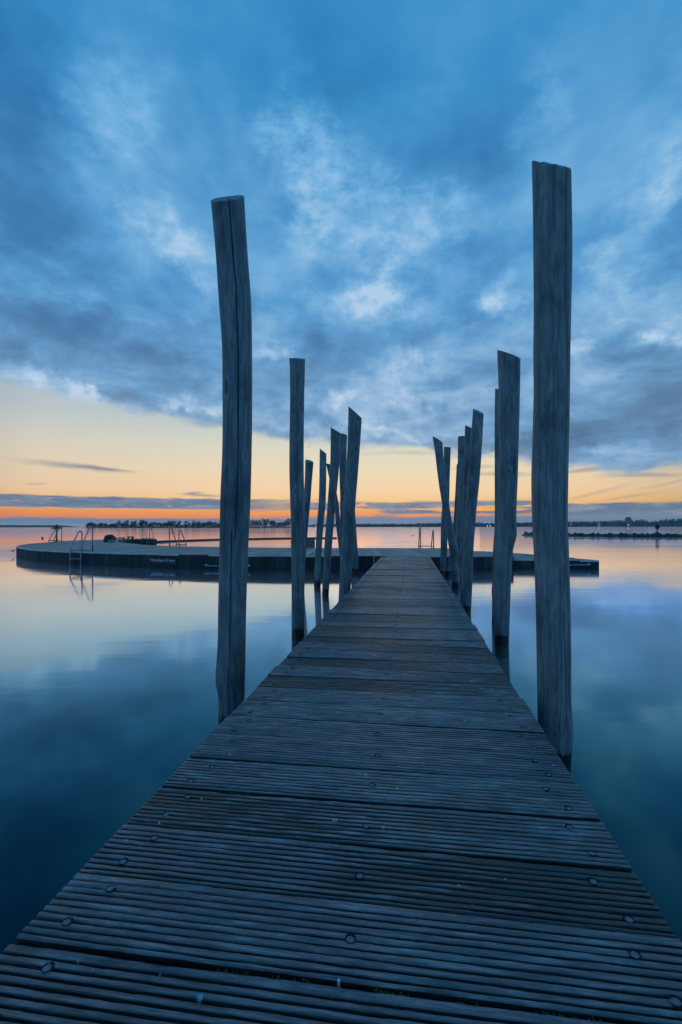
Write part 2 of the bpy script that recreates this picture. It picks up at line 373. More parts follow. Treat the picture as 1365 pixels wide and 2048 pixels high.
def mat_ringdeck():
    m, g, b = newmat('floating_deck_boards')
    co = g.node('ShaderNodeTexCoord').outputs['Object']; x, y, z = g.sep(co)
    a = g.mul(g.m('ARCTAN2', g.sub(x, DCX), g.sub(y, DCY)), 118.0)
    fr = g.m('FRACT', a); idx = g.m('FLOOR', a)
    wn = g.node('ShaderNodeTexWhiteNoise', noise_dimensions='1D'); g.l.new(idx, wn.inputs['W'])
    gap = g.m('MAXIMUM', g.ss(.06, .02, fr), g.ss(.94, .98, fr))
    n = g.noise(g.xyz(x, y, 0), 1.1, 7, .6)
    c = g.ramp(n, [(.3, (.20, .155, .14, 1)), (.7, (.34, .26, .23, 1))])
    c = g.mix(1.0, c, g.ramp(wn.outputs['Value'], [(0, (.66, .68, .7, 1)), (1, (1.28, 1.22, 1.2, 1))]), 'MULTIPLY')
    c = g.mix(g.mul(gap, .8), c, (.02, .02, .022, 1))
    g.l.new(c, b.inputs['Base Color']); b.inputs['Roughness'].default_value = .62
    b.inputs['Specular IOR Level'].default_value = .4
    g.l.new(g.bump(g.sub(n, gap), .4, .01), b.inputs['Normal']); return m
M_water = mat_water(); M_post = mat_post(); M_end = mat_endgrain(); M_plank = mat_planks(); M_ring = mat_ringdeck()
M_crack = simple('crack_shadow_wood', (.02, .02, .022), .9)
def mat_fascia():
    m, g, b = newmat('tarred_boards'); co = g.node('ShaderNodeTexCoord').outputs['Object']; x, y, z = g.sep(co)
    isl = g.node('ShaderNodeNewGeometry').outputs['Random Per Island']
    n = g.noise(g.xyz(x, y, g.mul(z, .4)), 14, 5, .65)
    c = g.ramp(n, [(.3, (.008, .010, .013, 1)), (.7, (.026, .029, .034, 1))])
    c = g.mix(1.0, c, g.ramp(isl, [(0, (.45, .5, .55, 1)), (.8, (1.2, 1.2, 1.25, 1)), (1, (2.4, 2.4, 2.5, 1))]), 'MULTIPLY')
    c = g.mix(g.mul(g.ss(.10, .04, g.add(z, g.mul(g.sub(n, .5), .08))), .7), c, (.012, .018, .012, 1))
    g.l.new(c, b.inputs['Base Color']); b.inputs['Roughness'].default_value = .7; return m
M_fascia = mat_fascia()
M_fascia2 = simple('grey_board_end', (.10, .10, .10), .7, 0, .3, 12)
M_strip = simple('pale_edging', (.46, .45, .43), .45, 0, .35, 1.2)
M_beam = simple('dark_beam', (.03, .03, .032), .7)
M_screw = simple('zinc_screw', (.11, .14, .16), .6, .2, .3, 60)
M_hole_shade = simple('screw_hole_shade', (.008, .008, .009), .9)  # near-black ring paints the shade in the screw recess, wider on its far side
M_steel = simple('stainless_tube', (.26, .29, .32), .32, .85, .15, 20)
M_moss = simple('moss_green', (.030, .042, .010), .95, 0, .6, 120)
M_signb = simple('sign_black', (.006, .006, .008), .4)
M_signw = simple('sign_white', (.42, .45, .48), .5, 0, .05)
M_bench = simple('bench_boards', (.13, .125, .12), .7, 0, .3, 6)
M_red = simple('red_cloth', (.16, .022, .020), .85, 0, .3, 20)
M_navy = simple('navy_cloth', (.018, .030, .055), .8, 0, .4, 20)
M_pale = simple('pale_cloth', (.42, .44, .47), .8, 0, .3, 20)
M_dark = simple('dark_plastic', (.015, .015, .018), .5)
M_yel = simple('yellow_board', (.38, .27, .03), .6, 0, .2, 10)
M_rock = simple('basalt_rock', (.035, .038, .040), .85, 0, .5, 6)
M_twig = simple('bare_twigs', (.05, .042, .036), .9)
M_bush = simple('winter_shrub', (.035, .040, .026), .9, 0, .4, .4)
M_land = simple('island_ground', (.045, .048, .032), .9, 0, .3, .05)
M_far = simple('distant_wood', (.040, .048, .040), .95, 0, .4, .02)
M_brick = simple('tower_brick', (.10, .09, .085), .8)
M_glass = simple('window_glass', (.03, .04, .05), .1)
M_white = simple('white_render', (.6, .6, .58), .7)
M_gull = simple('gull_feathers', (.10, .10, .11), .8)
def lamp_mat(name, col, s):
    m, g, b = newmat(name); b.inputs['Base Color'].default_value = col
    b.inputs['Emission Color'].default_value = col; b.inputs['Emission Strength'].default_value = s; return m
M_lampw = lamp_mat('lit_lamp_warm', (1, .72, .38, 1), 30)
M_lampg = lamp_mat('lit_lamp_green', (.85, 1, .45, 1), 16)
M_lampr = lamp_mat('lit_lamp_red', (1, .16, .10, 1), 16)

# ================================================================== WATER, FAR LAND
mb = MB(); mb.add([(-2600, -60, 0), (2600, -60, 0), (2600, 2900, 0), (-2600, 2900, 0)], [(0, 1, 2, 3)])
tag(mb.build('water', M_water), 'calm smooth lake water reflecting the dusk sky', None, None, 'structure')
mb = MB(); mb.add([(-2600, -60, -2.5), (2600, -60, -2.5), (2600, 2900, -2.5), (-2600, 2900, -2.5)], [(0, 1, 2, 3)])
tag(mb.build('lake_bed', M_land), 'dark bed of the lake', None, None, 'structure')

# ================================================================== PIER
AZ = math.atan2(138.5, FPX); PIER_Z = .40
pier = empty('pier', (0, 0, PIER_Z), -AZ)
tag(pier, 'narrow grooved wooden walkway leading out to the round floating deck', 'pier')
QL, QR, S_END = -.806, .545, 13.78
ZO = {}
def plank_mesh():
    mb = MB(); th = .034; NR = 10
    k0 = -12; k1 = int((S_END-S0)/PITCH)+1
    for k in range(k0, k1):
        ya = S0+k*PITCH+.0062+random.uniform(-.002, .002); yb = S0+(k+1)*PITCH-.0062+random.uniform(-.002, .002)
        if yb > S_END: yb = S_END
        if yb-ya < .05: continue
        zo = random.uniform(-.003, .003); tilt = random.uniform(-.003, .003)
        ZO[k] = (zo, tilt)
        ql = QL+random.uniform(-.006, .004); qr = QR+random.uniform(-.005, .006)
        L = yb-ya; prof = [(0, -th), (0, -.0055), (.0022, -.0022)]
        lip = .0075; p = (L-2*lip)/(NR-1)
        # ridges: tops with rounded shoulders and narrow grooves
        prof = [(0, -th), (0, -.004), (.0018, -.0008), (.0045, 0)]
        x = lip
        for r in range(NR-1):
            gw = p*.46
            prof += [(x-.0008, 0), (x+gw*.12, -.002), (x+gw*.28, -.0085), (x+gw*.72, -.0085), (x+gw*.88, -.002), (x+gw+.0008, 0)]
            x += p
        prof += [(L-.0045, 0), (L-.0018, -.0008), (L, -.004), (L, -th)]
        near = k < 14
        nx = 84 if near else 14
        vs = []; n = len(prof)
        for i in range(nx+1):
            q = ql+(qr-ql)*i/nx
            for (s, z) in prof:
                wob = (mn.noise(Vector((q*3.2, (ya+s)*70, k*3.1)))*.0018 if near else 0)
                wz = (mn.noise(Vector((q*9, (ya+s)*60, k*1.7)))*.0019+mn.noise(Vector((q*45, (ya+s)*90, k*1.7)))*.0011 if near else 0)
                cr = mn.noise(Vector((q*1.3, ya, 5)))*.0016
                vs.append((q, ya+s+wob, z+zo+tilt*math.sin(q*2)+wz+cr))
        fs = [(i*n+j, (i+1)*n+j, (i+1)*n+j+1, i*n+j+1) for i in range(nx) for j in range(n-1)]
        fs += [(i*n+n-1, (i+1)*n+n-1, (i+1)*n, i*n) for i in range(nx)]
        fs += [tuple(range(n)), tuple(nx*n+j for j in range(n-1, -1, -1))]
        mb.add(vs, fs)
    return mb
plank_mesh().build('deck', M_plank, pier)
for q in (QL+.10, -.1305, QR-.10):
    mb = MB(); mb.box((q, 5.7, -.034-.075-.002), (.07, 16.0, .15)); mb.build('beam', M_beam, pier)
for s in (2.2, 5.2, 8.2, 11.2):
    mb = MB(); mb.box((-.1305, s, -.034-.15-.062), (1.05, .10, .12)); 
    for q in (-.45, .2): mb.tube([(q, s, -.30), (q, s, -2.6)], .06, 10)
    mb.build('support', M_beam, pier)
# screws
sc = MB(); hm = []
n = 14
ring = [(math.cos(2*PI*j/n), math.sin(2*PI*j/n)) for j in range(n)]
vs = [(0, -.0028, .0000)]+[(a*.0088, b*.0088-.0028, -.0002) for a, b in ring]+[(a*.0098, b*.0094-.0026, -.0010) for a, b in ring]+[(a*.0128, b*.0124, -.0008) for a, b in ring]+[(a*.0132, b*.0130, .0002) for a, b in ring]+[(a*.0140, b*.0140, -.006) for a, b in ring]
fs = [(0, 1+j, 1+(j+1)%n) for j in range(n)]; ms = [0]*n
for r in range(4):
    for j in range(n):
        fs.append((1+r*n+j, 1+(r+1)*n+j, 1+(r+1)*n+(j+1)%n, 1+r*n+(j+1)%n)); ms.append(0 if r == 0 else 1)
sc.v = vs; sc.f = fs; sc.m = ms
spots = []
def sz(q, s):
    zo, ti = ZO.get(int(math.floor((s-S0)/PITCH)), (0, 0)); return zo+ti*math.sin(q*2)+.0016
for k in range(-1, 64):
    ya = S0+k*PITCH
    for (f, ql, qr) in ((.24, -.722, .466), (.76, -.697, .440)):
        for q in (ql, qr):
            spots.append((q+random.uniform(-.008, .008), ya+PITCH*f+random.uniform(-.010, .010)))
    spots.append((-.128+random.uniform(-.009, .009), ya+PITCH*(.46+random.uniform(-.06, .06))))
spots.sort(key=lambda p: p[1])
s0 = None; rest = MB()
for i, (q, s) in enumerate(spots):
    if i < 100:
        if s0 is None: s0 = sc.build('screw', [M_screw, M_hole_shade], pier); o = s0
        else: o = s0.copy(); C.objects.link(o); o.parent = pier
        o.location = (q, s, sz(q, s)); o.scale = (.86, .86, 1); o.rotation_euler = (random.uniform(-.05, .05), random.uniform(-.05, .05), random.uniform(-.7, .7))
    else:
        rest.v += []
        b0 = len(rest.v); rest.v += [(x*.85+q, y*.85+s, z+sz(q, s)) for x, y, z in vs]; rest.f += [tuple(b0+i_ for i_ in f) for f in fs]; rest.m += ms
tag(rest.build('far_screws', [M_screw, M_hole_shade], pier), 'rows of small screw heads along the far walkway', None, None, 'stuff')
# moss tufts in the gaps
ms_ = MB()
for k in range(-1, 16):
    s = S0+k*PITCH
    for c_ in range(6):
        q0 = random.uniform(QL+.02, QR-.02); ln = random.uniform(.02, .13)
        for i in range(int(ln*420)):
            q = min(QR-.02, max(QL+.02, q0+random.uniform(-ln/2, ln/2)))
            ms_.ball((q, s+random.uniform(-.0045, .0045), -.0055+random.uniform(-.006, .002)), random.uniform(.0015, .0034), 5, 4)
tag(ms_.build('moss', M_moss, pier), 'green moss growing in the gaps between the planks', None, None, 'stuff')

# ================================================================== POSTS
def smooth_tab(tab, y):
    if y <= tab[0][0]: i = 0
    elif y >= tab[-1][0]: i = len(tab)-2
    else:
        i = 0
        while tab[i+1][0] < y: i += 1
    a, b = tab[i], tab[i+1]; t = (y-a[0])/(b[0]-a[0]); 
    if 0 <= t <= 1:
        # Catmull-Rom
        p0 = tab[i-1] if i > 0 else a; p3 = tab[i+2] if i+2 < len(tab) else b
        out = []
        for c in (1, 2):
            m1 = (b[c]-p0[c])/max(1e-6, (b[0]-p0[0]))*(b[0]-a[0]); m2 = (p3[c]-a[c])/max(1e-6, (p3[0]-a[0]))*(b[0]-a[0])
            out.append((2*t**3-3*t*t+1)*a[c]+(t**3-2*t*t+t)*m1+(-2*t**3+3*t*t)*b[c]+(t**3-t*t)*m2)
        return out
    e = b if t > 1 else a
    w_ = e[2]-e[1]; cslope = ((b[1]+b[2])-(a[1]+a[2]))/2/(b[0]-a[0]); cslope = max(-.05, min(.05, cslope))
    c = (e[1]+e[2])/2+cslope*(y-e[0]); return [c-w_/2, c+w_/2]
def post(tab, Y, label, ytl, ytr, depth_cut=0.0, dlean=0.0, nseg=64, nz=90, cracks=(), seed=0, rough_top=0.0):
    """tab: (y, left x, right x) down the post; Y: distance of its foot; ytl/ytr: heights of the cut at its left and right edge"""
    yb = YH+EYE*FPX/Y
    foot = smooth_tab(tab, yb); fc = at(sum(foot)/2, yb, Y)
    zl, zr = at(tab[0][1], ytl, Y).z, at(tab[0][2], ytr, Y).z
    ztop = (zl+zr)/2; slope = (zr-zl)/2; rt = (at(tab[0][2], ytr, Y).x-at(tab[0][1], ytl, Y).x)/2; depth_cut = max(depth_cut, 0)+rt*(ztop-EYE)/Y
    rnd = random.Random(seed)
    def cr(z):
        y = YH-(z-EYE)*FPX/Y+( at(CX+1,YH,Y).z-EYE)*0
        y = max(y, min(ytl, ytr)-3)
        l, r = smooth_tab(tab, y)
        pl = at(l, y, Y); pr = at(r, y, Y); c = (pl+pr)/2
        return c.x, Y+dlean*z, (pr.x-pl.x)/2*Y/math.hypot(c.x, Y)
    mb = MB(); vs = []
    zb = -1.6
    for i in range(nz+1):
        for j in range(nseg):
            th = 2*PI*j/nseg
            zt = ztop+slope*math.cos(th)+depth_cut*math.sin(th)
            if rough_top: zt += mn.noise(Vector((math.cos(th)*4, math.sin(th)*4, seed)))*rough_top
            u = i/nz; z = zb+(zt-zb)*u
            cx, cy, r = cr(z)
            rr = r*(1+.016*mn.noise(Vector((math.cos(th)*1.4, math.sin(th)*1.4, z*1.6+seed)))+.010*mn.noise(Vector((math.cos(th)*4, math.sin(th)*4, z*3.5+seed*3))))
            for (tc, za, zc, wd, dp) in cracks:
                if za < z < zc:
                    tcc = tc+.10*mn.noise(Vector((z*1.1, seed, tc)))+.05*mn.noise(Vector((z*4, seed, tc)))
                    dd = abs((th-tcc+PI) % (2*PI)-PI)
                    fade = sstep(za, za+.15, z)*(1-sstep(zc-.15, zc, z)) if zc < ztop-.1 else sstep(za, za+.3, z)
                    if dd < wd: rr -= dp*fade*(1-dd/wd)**.7
            vs.append((cx+rr*math.cos(th), cy+rr*math.sin(th), z))
    fs = [(i*nseg+j, i*nseg+(j+1)%nseg, (i+1)*nseg+(j+1)%nseg, (i+1)*nseg+j) for i in range(nz) for j in range(nseg)]
    mb.add(vs, fs, 0)
    top = [Vector(v) for v in vs[-nseg:]]; cen = sum(top, Vector())/nseg
    tv = []; 
    for s in (1.0, .93, .6, .3):
        for p in top:
            q = cen+(p-cen)*s; dz_ = .006 if s == .93 else (.006+mn.noise(q*9)*.008 if s < .93 else 0)
            tv.append(q+Vector((0, 0, dz_)))
    tv.append(cen+Vector((0, 0, .006)))
    tf = [(i*nseg+j, i*nseg+(j+1)%nseg, (i+1)*nseg+(j+1)%nseg, (i+1)*nseg+j) for i in range(3) for j in range(nseg)]
    tf += [(3*nseg+j, 3*nseg+(j+1)%nseg, 4*nseg) for j in range(nseg)]
    mb.add(tv, tf, 1)
    o = mb.build('mooring_post', [M_post, M_end], None, True, (fc.x, Y, 0))
    # keep the cut edge crisp
    o.data.polygons.foreach_set('use_smooth', [True]*(nz*nseg)+[False]*(len(tf)))
    tag(o, label, 'wooden post', 'bare tree-trunk posts standing in the water along the walkway')
    return o
FR = -PI/2   # facing the camera
post([(393,421,489.5),(500,431,496),(600,438,503),(700,444.5,505),(800,445.5,505.5),(900,445,504.5),(1000,441,502),(1100,439,497),(1200,437,493.5),(1280,436,492),(1320,433.5,491.5),(1345,431.5,491),(1368,432.5,490.5),(1390,437,490),(1450,437,487)],
     2.95, 'thick bent grey post nearest on the left of the walkway, knot at its foot', 401, 394, depth_cut=.012, nseg=180, nz=220, seed=3,
     cracks=[(FR+.28, 1.1, 9, .04, .036), (FR-.25, 2.5, 9, .025, .010), (FR+.05, -.3, 1.3, .04, .022), (FR-.5, .9, 2.0, .03, .010)])
post([(322,1063.5,1142),(430,1065.7,1143.7),(530,1066.5,1144.4),(620,1067,1142.3),(700,1066,1140.8),(780,1067,1140),(850,1065.5,1139),(900,1064,1137.7),(960,1062.7,1136.5),(1050,1065,1135.5),(1100,1067.5,1138),(1200,1071,1141),(1300,1073,1142.7),(1400,1074.5,1143.3),(1430,1075,1145.5),(1452,1076,1147.2),(1475,1076.5,1146.2),(1500,1077,1144),(1545,1078,1141)],
     2.49, 'thickest and tallest straight post, nearest on the right side of the walkway', 323, 339, depth_cut=-.02, nseg=180, nz=220, seed=5, rough_top=.007,
     cracks=[(FR+.36, 2.25, 9, .035, .034), (FR+.56, .5, 2.6, .035, .024), (FR+.30, -.1, .9, .03, .012), (FR+.02, .2, 1.5, .02, .006), (FR-.3, 1.5, 3.3, .015, .005)])
post([(717,578.5,611),(735,580,610.5),(800,580.5,609),(900,579,608),(960,579.5,608.5),(1040,582,610.5),(1100,583.5,611),(1200,583.5,609),(1275,583.5,609)],
     5.45, 'upright flat-topped post second from front on the left with a dark wet foot', 717, 719, depth_cut=.005, nseg=96, nz=140, seed=8, cracks=[(FR+.1, -.2, 9, .05, .018)])
post([(701,994.5,1041.5),(780,997.3,1040.4),(850,998,1038.8),(950,997.5,1036.2),(1020,996,1033.6),(1050,995,1033.8),(1072,994,1034),(1084,993.3,1031),(1100,992.5,1027),(1150,989.8,1023.3),(1200,987,1021),(1290,989,1018.5)],
     5.09, 'stout post with slanting top second from front on the right, knot halfway', 701, 718, depth_cut=-.01, nseg=96, nz=140, seed=11, cracks=[(FR+.35, -.2, 9, .05, .02)])
post([(778,990.5,1009),(850,989.5,1008),(1050,989.5,1008),(1100,986.5,1005),(1165,985,1004),(1180,983.5,1003),(1200,984.5,1003),(1250,984,1003)],
     6.17, 'thin post mostly hidden behind the stout post with a slanting top on the right', 778, 782, nseg=48, seed=13)
post([(813,697.3,725.7),(900,694.8,720),(960,691,715.5),(1000,689,712),(1050,685.5,709),(1100,682.6,706.5),(1165,679,702.5),(1215,677,700)],
     7.5, 'tallest of the leaning left cluster with a sharply slanted top', 813, 837, nseg=64, seed=17, cracks=[(FR+.4, .5, 9, .06, .012)])
post([(855,661.8,682),(920,661,680),(1000,656,672.5),(1050,652.3,668),(1100,648.7,664),(1165,645.7,659.5),(1240,641.6,655)],
     8.88, 'left cluster post with sloping top left of the tallest slanted one', 855, 867, nseg=48, seed=19)
post([(866,679,695),(900,679,694),(960,679.5,693.5),(1000,681,694),(1050,680.5,694),(1150,681,695)],
     10.6, 'upright post squeezed behind the tallest slanted post of the left cluster', 866, 870.5, nseg=40, seed=23)
post([(897,640,653.5),(1000,638,652),(1050,634,647.5),(1100,631.5,644),(1165,628.6,642),(1258,625,636.5)],
     10.2, 'slim leaning post with pointed top standing alone between flat-topped post and left cluster', 897.5, 908, nseg=40, seed=29)
post([(927,652.5,661.5),(1000,667.5,676.5),(1050,672.5,681.5),(1120,681,690),(1147,685,694)],
     13.1, 'thin dark post leaning left and crossing behind the left cluster', 927, 929, nseg=32, seed=31)
post([(935,695,709),(1000,696,709.5),(1050,699,712.5),(1100,702,716),(1144,704.5,719)],
     13.2, 'far leaning post whose foot shows right of the left cluster', 935, 940, nseg=32, seed=37)
post([(920,611,628),(960,610,624.5),(1000,607.5,621.5),(1050,603,617),(1100,599,613),(1165,594,608)],
     10.5, 'short leaning post just right of the upright flat-topped post on the left', 920, 925, depth_cut=.02, nseg=48, seed=41)
post([(819,946.3,968.5),(900,940,964),(960,936,959.8),(1000,933.5,955.5),(1050,930.5,951),(1100,926.8,947.6),(1150,923.6,946),(1200,921.8,943.8),(1235,921,942)],
     7.0, 'round-topped leaning post in front of the right cluster', 819, 828, depth_cut=.02, nseg=64, seed=43)
post([(851,930.6,948),(900,929,946),(960,927,944.5),(1000,925.6,943),(1050,923,940),(1100,922,938),(1165,922.3,938),(1190,922.5,938)],
     9.0, 'slanted post half hidden behind the round-topped leaning post on the right', 851, 860, nseg=48, seed=47)
post([(873,916.5,932),(900,916,931.5),(960,916,931),(1000,915,929.5),(1050,913,927.5),(1100,911,926),(1165,910,925)],
     11.0, 'flat-topped post in the middle of the right cluster', 873, 872, depth_cut=-.01, nseg=40, seed=53)
post([(928,914,926),(1000,910,922),(1055,906.5,919),(1100,901,913),(1145,892,904)],
     12.4, 'thin leaning post almost hidden at the centre of the right cluster', 928, 931, nseg=32, seed=59)
post([(873,865.2,885.3),(900,869.7,886.5),(960,877,892.5),(1000,883.2,897.5),(1050,890.8,906),(1085,896.5,914),(1104,899.5,917),(1115,900,914.5),(1150,903,920),(1178,904.5,920.5)],
     9.86, 'post leaning strongly to the left across the right cluster with pointed top', 873, 886, nseg=56, seed=61)
post([(894,888,902.2),(960,887.5,900),(1000,885.5,899),(1050,882.3,896),(1100,881.5,895),(1151,879.5,893)],
     12.4, 'short flat-topped post crossing behind the strongly leaning one on the right', 894, 895, nseg=40, seed=67)

# ================================================================== FLOATING DECK
ZD = .41
plat = empty('floating_deck', (DCX-1, 15.5, 0)); PL = Vector(plat.location)
tag(plat, 'large curved floating swimming deck of dark boards at the end of the walkway', 'floating deck')
def cm(pts, k=6):
    out = []
    for i in range(len(pts)-1):
        p0 = Vector(pts[max(i-1, 0)]); p1 = Vector(pts[i]); p2 = Vector(pts[i+1]); p3 = Vector(pts[min(i+2, len(pts)-1)])
        for j in range(k):
            t = j/k; out.append(.5*((2*p1)+(p2-p0)*t+(2*p0-5*p1+4*p2-p3)*t*t+(-p0+3*p1-3*p2+p3)*t**3))
    out.append(Vector(pts[-1])); return out
outer = cm([(4.75,13.98),(2.5,13.78),(1.0,13.8),(-.6,13.9),(-2.07,14.08),(-3.57,14.35),(-4.6,14.6),(-5.83,15.0),(-7.9,15.85),(-9.1,16.4),(-10.2,17.05),(-11.5,18.0),(-13.64,20.35),(-14.75,22.1),(-15.6,23.9),(-16.1,25.7),(-16.5,27.5),(-16.8,29.4),(-16.7,31),(-16.2,32.7),(-15.4,34.4),(-14.4,35.6)])
def inset(path, d_):
    n = len(path); out = []
    for k, p in enumerate(path):
        u = (path[min(k+1, n-1)]-path[max(k-1, 0)]).normalized(); out.append(p-Vector((-u.y, u.x))*d_)
    return out
outer = inset(outer, .07)
inner = cm([(-12.9,33.85),(-13.7,33.2),(-13.95,32.2),(-13.8,30.8),(-13.3,29),(-12.5,27.1),(-11.4,25.4),(-9.7,23.3),(-8.5,22.2),(-7.2,21.05),(-5.0,20.1),(-3.7,19.55),(-2,19.15),(0,19.0),(1.9,18.95),(4.15,18.95)])
jog = [Vector((4.25, 16.9)), Vector((4.9, 16.45)), Vector((4.95, 14.0))]
poly = outer+inner+jog
def flat(mb, poly, z0, z1=None, zf=None, mi=0):
    n = len(poly); zz = zf or (lambda p: z0)
    v = [Vector((p[0], p[1], zz(p))) for p in poly]
    tri = tessellate_polygon([v]); vs = v[:]; fs = []
    for t in tri:
        a, b, c = [v[i] for i in t]
        fs.append(t if (b-a).cross(c-a).z > 0 else (t[0], t[2], t[1]))
    mb.add(vs, fs, mi)
mb = MB(); flat(mb, poly, ZD); mb.build('deck_boards', M_ring, plat, False, PL).location = (0, 0, 0)
def resample(path, step, rnd=0):
    out = [Vector(path[0])]; acc = 0; cur = Vector(path[0]); tgt = step
    for i in range(len(path)-1):
        a = Vector(path[i]); b = Vector(path[i+1]); L = (b-a).length; pos = 0
        while acc+L-pos >= tgt-1e-9 and L > 0:
            pos += tgt-acc; acc = 0; out.append(a+(b-a)*(pos/L)); tgt = step*(1+random.uniform(-rnd, rnd))
        acc += L-pos
    out.append(Vector(path[-1])); return out
def fascia(path, zt, zb=-.35, side=1, step=.16, zf=None):
    "vertical boards along a path; side=+1: outside is on the left of travel"
    mb = MB(); q = resample(path, step, .05)
    for i in range(len(q)-1):
        a, b = q[i], q[i+1]; d_ = b-a
        if d_.length < .02: continue
        u = d_.normalized(); nrm = Vector((-u.y, u.x))*side; t_ = .03+random.uniform(-.004, .004)
        a2 = a+u*.003; b2 = b-u*.003
        za = (zf(a) if zf else zt)-.004; zb_ = (zf(b) if zf else zt)-.004
        p = [a2, b2, b2+nrm*t_, a2+nrm*t_]
        vs = [(p[0].x, p[0].y, zb), (p[1].x, p[1].y, zb), (p[2].x, p[2].y, zb), (p[3].x, p[3].y, zb),
              (p[0].x, p[0].y, za), (p[1].x, p[1].y, zb_), (p[2].x, p[2].y, zb_-.002), (p[3].x, p[3].y, za-.002)]
        mb.add(vs, [(0,1,2,3),(4,7,6,5),(0,4,5,1),(2,6,7,3),(1,5,6,2),(0,3,7,4)])
    return mb
def strip(path, z, side=1, w_=.055, skip=.12):  # broken pale runs of the edging stand in for reflected light on it
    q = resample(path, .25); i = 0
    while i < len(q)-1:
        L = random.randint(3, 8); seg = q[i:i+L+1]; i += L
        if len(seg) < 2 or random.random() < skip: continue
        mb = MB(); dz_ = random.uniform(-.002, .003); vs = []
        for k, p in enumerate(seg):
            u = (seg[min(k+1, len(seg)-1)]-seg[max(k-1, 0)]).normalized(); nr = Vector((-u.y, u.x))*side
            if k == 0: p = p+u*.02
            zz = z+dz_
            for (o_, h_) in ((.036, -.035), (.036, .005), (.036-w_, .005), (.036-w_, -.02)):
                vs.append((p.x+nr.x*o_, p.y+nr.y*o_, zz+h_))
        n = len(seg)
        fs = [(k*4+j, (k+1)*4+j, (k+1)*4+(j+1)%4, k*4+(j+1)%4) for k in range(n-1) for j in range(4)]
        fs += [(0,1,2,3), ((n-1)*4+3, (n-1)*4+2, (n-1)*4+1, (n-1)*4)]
        mb.add(vs, fs); o = mb.build('edge_glint_strip', M_strip, plat, False, PL); o.location = (0, 0, 0)
def keep(o): o.location = (0, 0, 0); return o
keep(fascia(outer, ZD, side=1).build('outer_side', M_fascia, plat, False, PL))
keep(fascia(inner, ZD, side=1).build('inner_side', M_fascia, plat, False, PL))
keep(fascia([outer[-1], inner[0]], ZD).build('end_side', M_fascia, plat, False, PL))
keep(fascia([inner[-1]]+jog, ZD).build('end_side', M_fascia, plat, False, PL))
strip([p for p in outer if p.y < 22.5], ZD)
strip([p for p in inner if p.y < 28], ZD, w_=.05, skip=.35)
# light line across the deck
a = on(613, 1109, ZD); b = on(632, 1098, ZD)
mb = MB(); dv = (b-a); mb.box(((a+b)/2)+Vector((0, 0, .006)), (dv.length, .05, .012), math.atan2(dv.y, dv.x)); keep(mb.build('metal_joint', M_strip, plat, False, PL))
# the low wing to the right that slopes down towards the water
wn_ = [at(1003, 1122.5, 14.28), at(1199, 1121.2, 14.2)]
W = [Vector((5.0, 14.28, .245)), Vector((7.53, 14.22, .245)), Vector((7.63, 14.42, .245)), Vector((6.7, 15.05, .31)), Vector((5.95, 15.65, .37)), Vector((5.35, 16.1, .40)), Vector((4.95, 16.35, .41))]
mb = MB(); v = W; mb.add(v, [(0, 1, 2), (0, 2, 3), (0, 3, 4), (0, 4, 5), (0, 5, 6)]); keep(mb.build('ramp_boards', M_ring, plat, False, PL))
wz = lambda p: min(.41, max(.245, .245+(p.y-14.4)*.11)) if True else 0
keep(fascia([Vector((4.98, 14.28)), Vector((7.53, 14.22))], .245, side=-1).build('ramp_side', M_fascia, plat, False, PL))
keep(fascia([Vector((7.53, 14.22)), Vector((7.63, 14.42))], .245, side=-1).build('ramp_side', M_fascia, plat, False, PL))
keep(fascia([Vector((p.x, p.y)) for p in W[2:]], .3, side=-1, zf=lambda p: min(W, key=lambda q: (q.xy-p).length).z-.01).build('ramp_side', M_fascia, plat, False, PL))
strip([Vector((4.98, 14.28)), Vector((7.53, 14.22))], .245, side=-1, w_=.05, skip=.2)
def grab(a, b, z, nrm):
    t_ = MB(); a = Vector(a); b = Vector(b); n_ = Vector(nrm).normalized()*.09
    A_ = Vector((a.x, a.y, z)); B_ = Vector((b.x, b.y, z)); n3 = Vector((n_.x, n_.y, 0))
    t_.tube([A_+n3*.35, A_+n3, A_+n3+(B_-A_).normalized()*.04, B_+n3-(B_-A_).normalized()*.04, B_+n3, B_+n3*.35], .019, 10)
    for p in (A_, B_): t_.tube([p+n3*.34, p+n3*.52], .055, 14)
    keep(t_.build('grab_rail', M_steel, plat, True, PL))
a = at(414, 1131.3, 14.3); b = at(499, 1132.8, 14.1)
grab((a.x, 14.30), (b.x, 14.07), a.z, (-.1, -1))
grab((5.9, 14.2), (7.22, 14.18), .125, (0, -1))
grab((-14.4, 21.35), (-15.1, 22.7), .2, (-1, -.4))
# low floating boom closing the far side of the pool
bp = cm([(-14.9,39.0),(-13.6,42.6),(-11.5,46.0),(-8.0,49.3),(-4.3,51.2),(-.5,52)])
boom = MB()
vs = []; n = len(bp)
for k, p in enumerate(bp):
    u = (bp[min(k+1, n-1)]-bp[max(k-1, 0)]).normalized(); nr = Vector((-u.y, u.x))
    for (o_, h_) in ((-.35, -.2), (-.35, .12), (.35, .12), (.35, -.2)): vs.append((p.x+nr.x*o_, p.y+nr.y*o_, h_))
boom.add(vs, [(k*4+j, (k+1)*4+j, (k+1)*4+(j+1)%4, k*4+(j+1)%4) for k in range(n-1) for j in range(4)]+[(0,1,2,3), ((n-1)*4+3, (n-1)*4+2, (n-1)*4+1, (n-1)*4)])
tag(boom.build('floating_boom', M_fascia), 'low dark curved beam floating on the far side of the pool', 'boom')

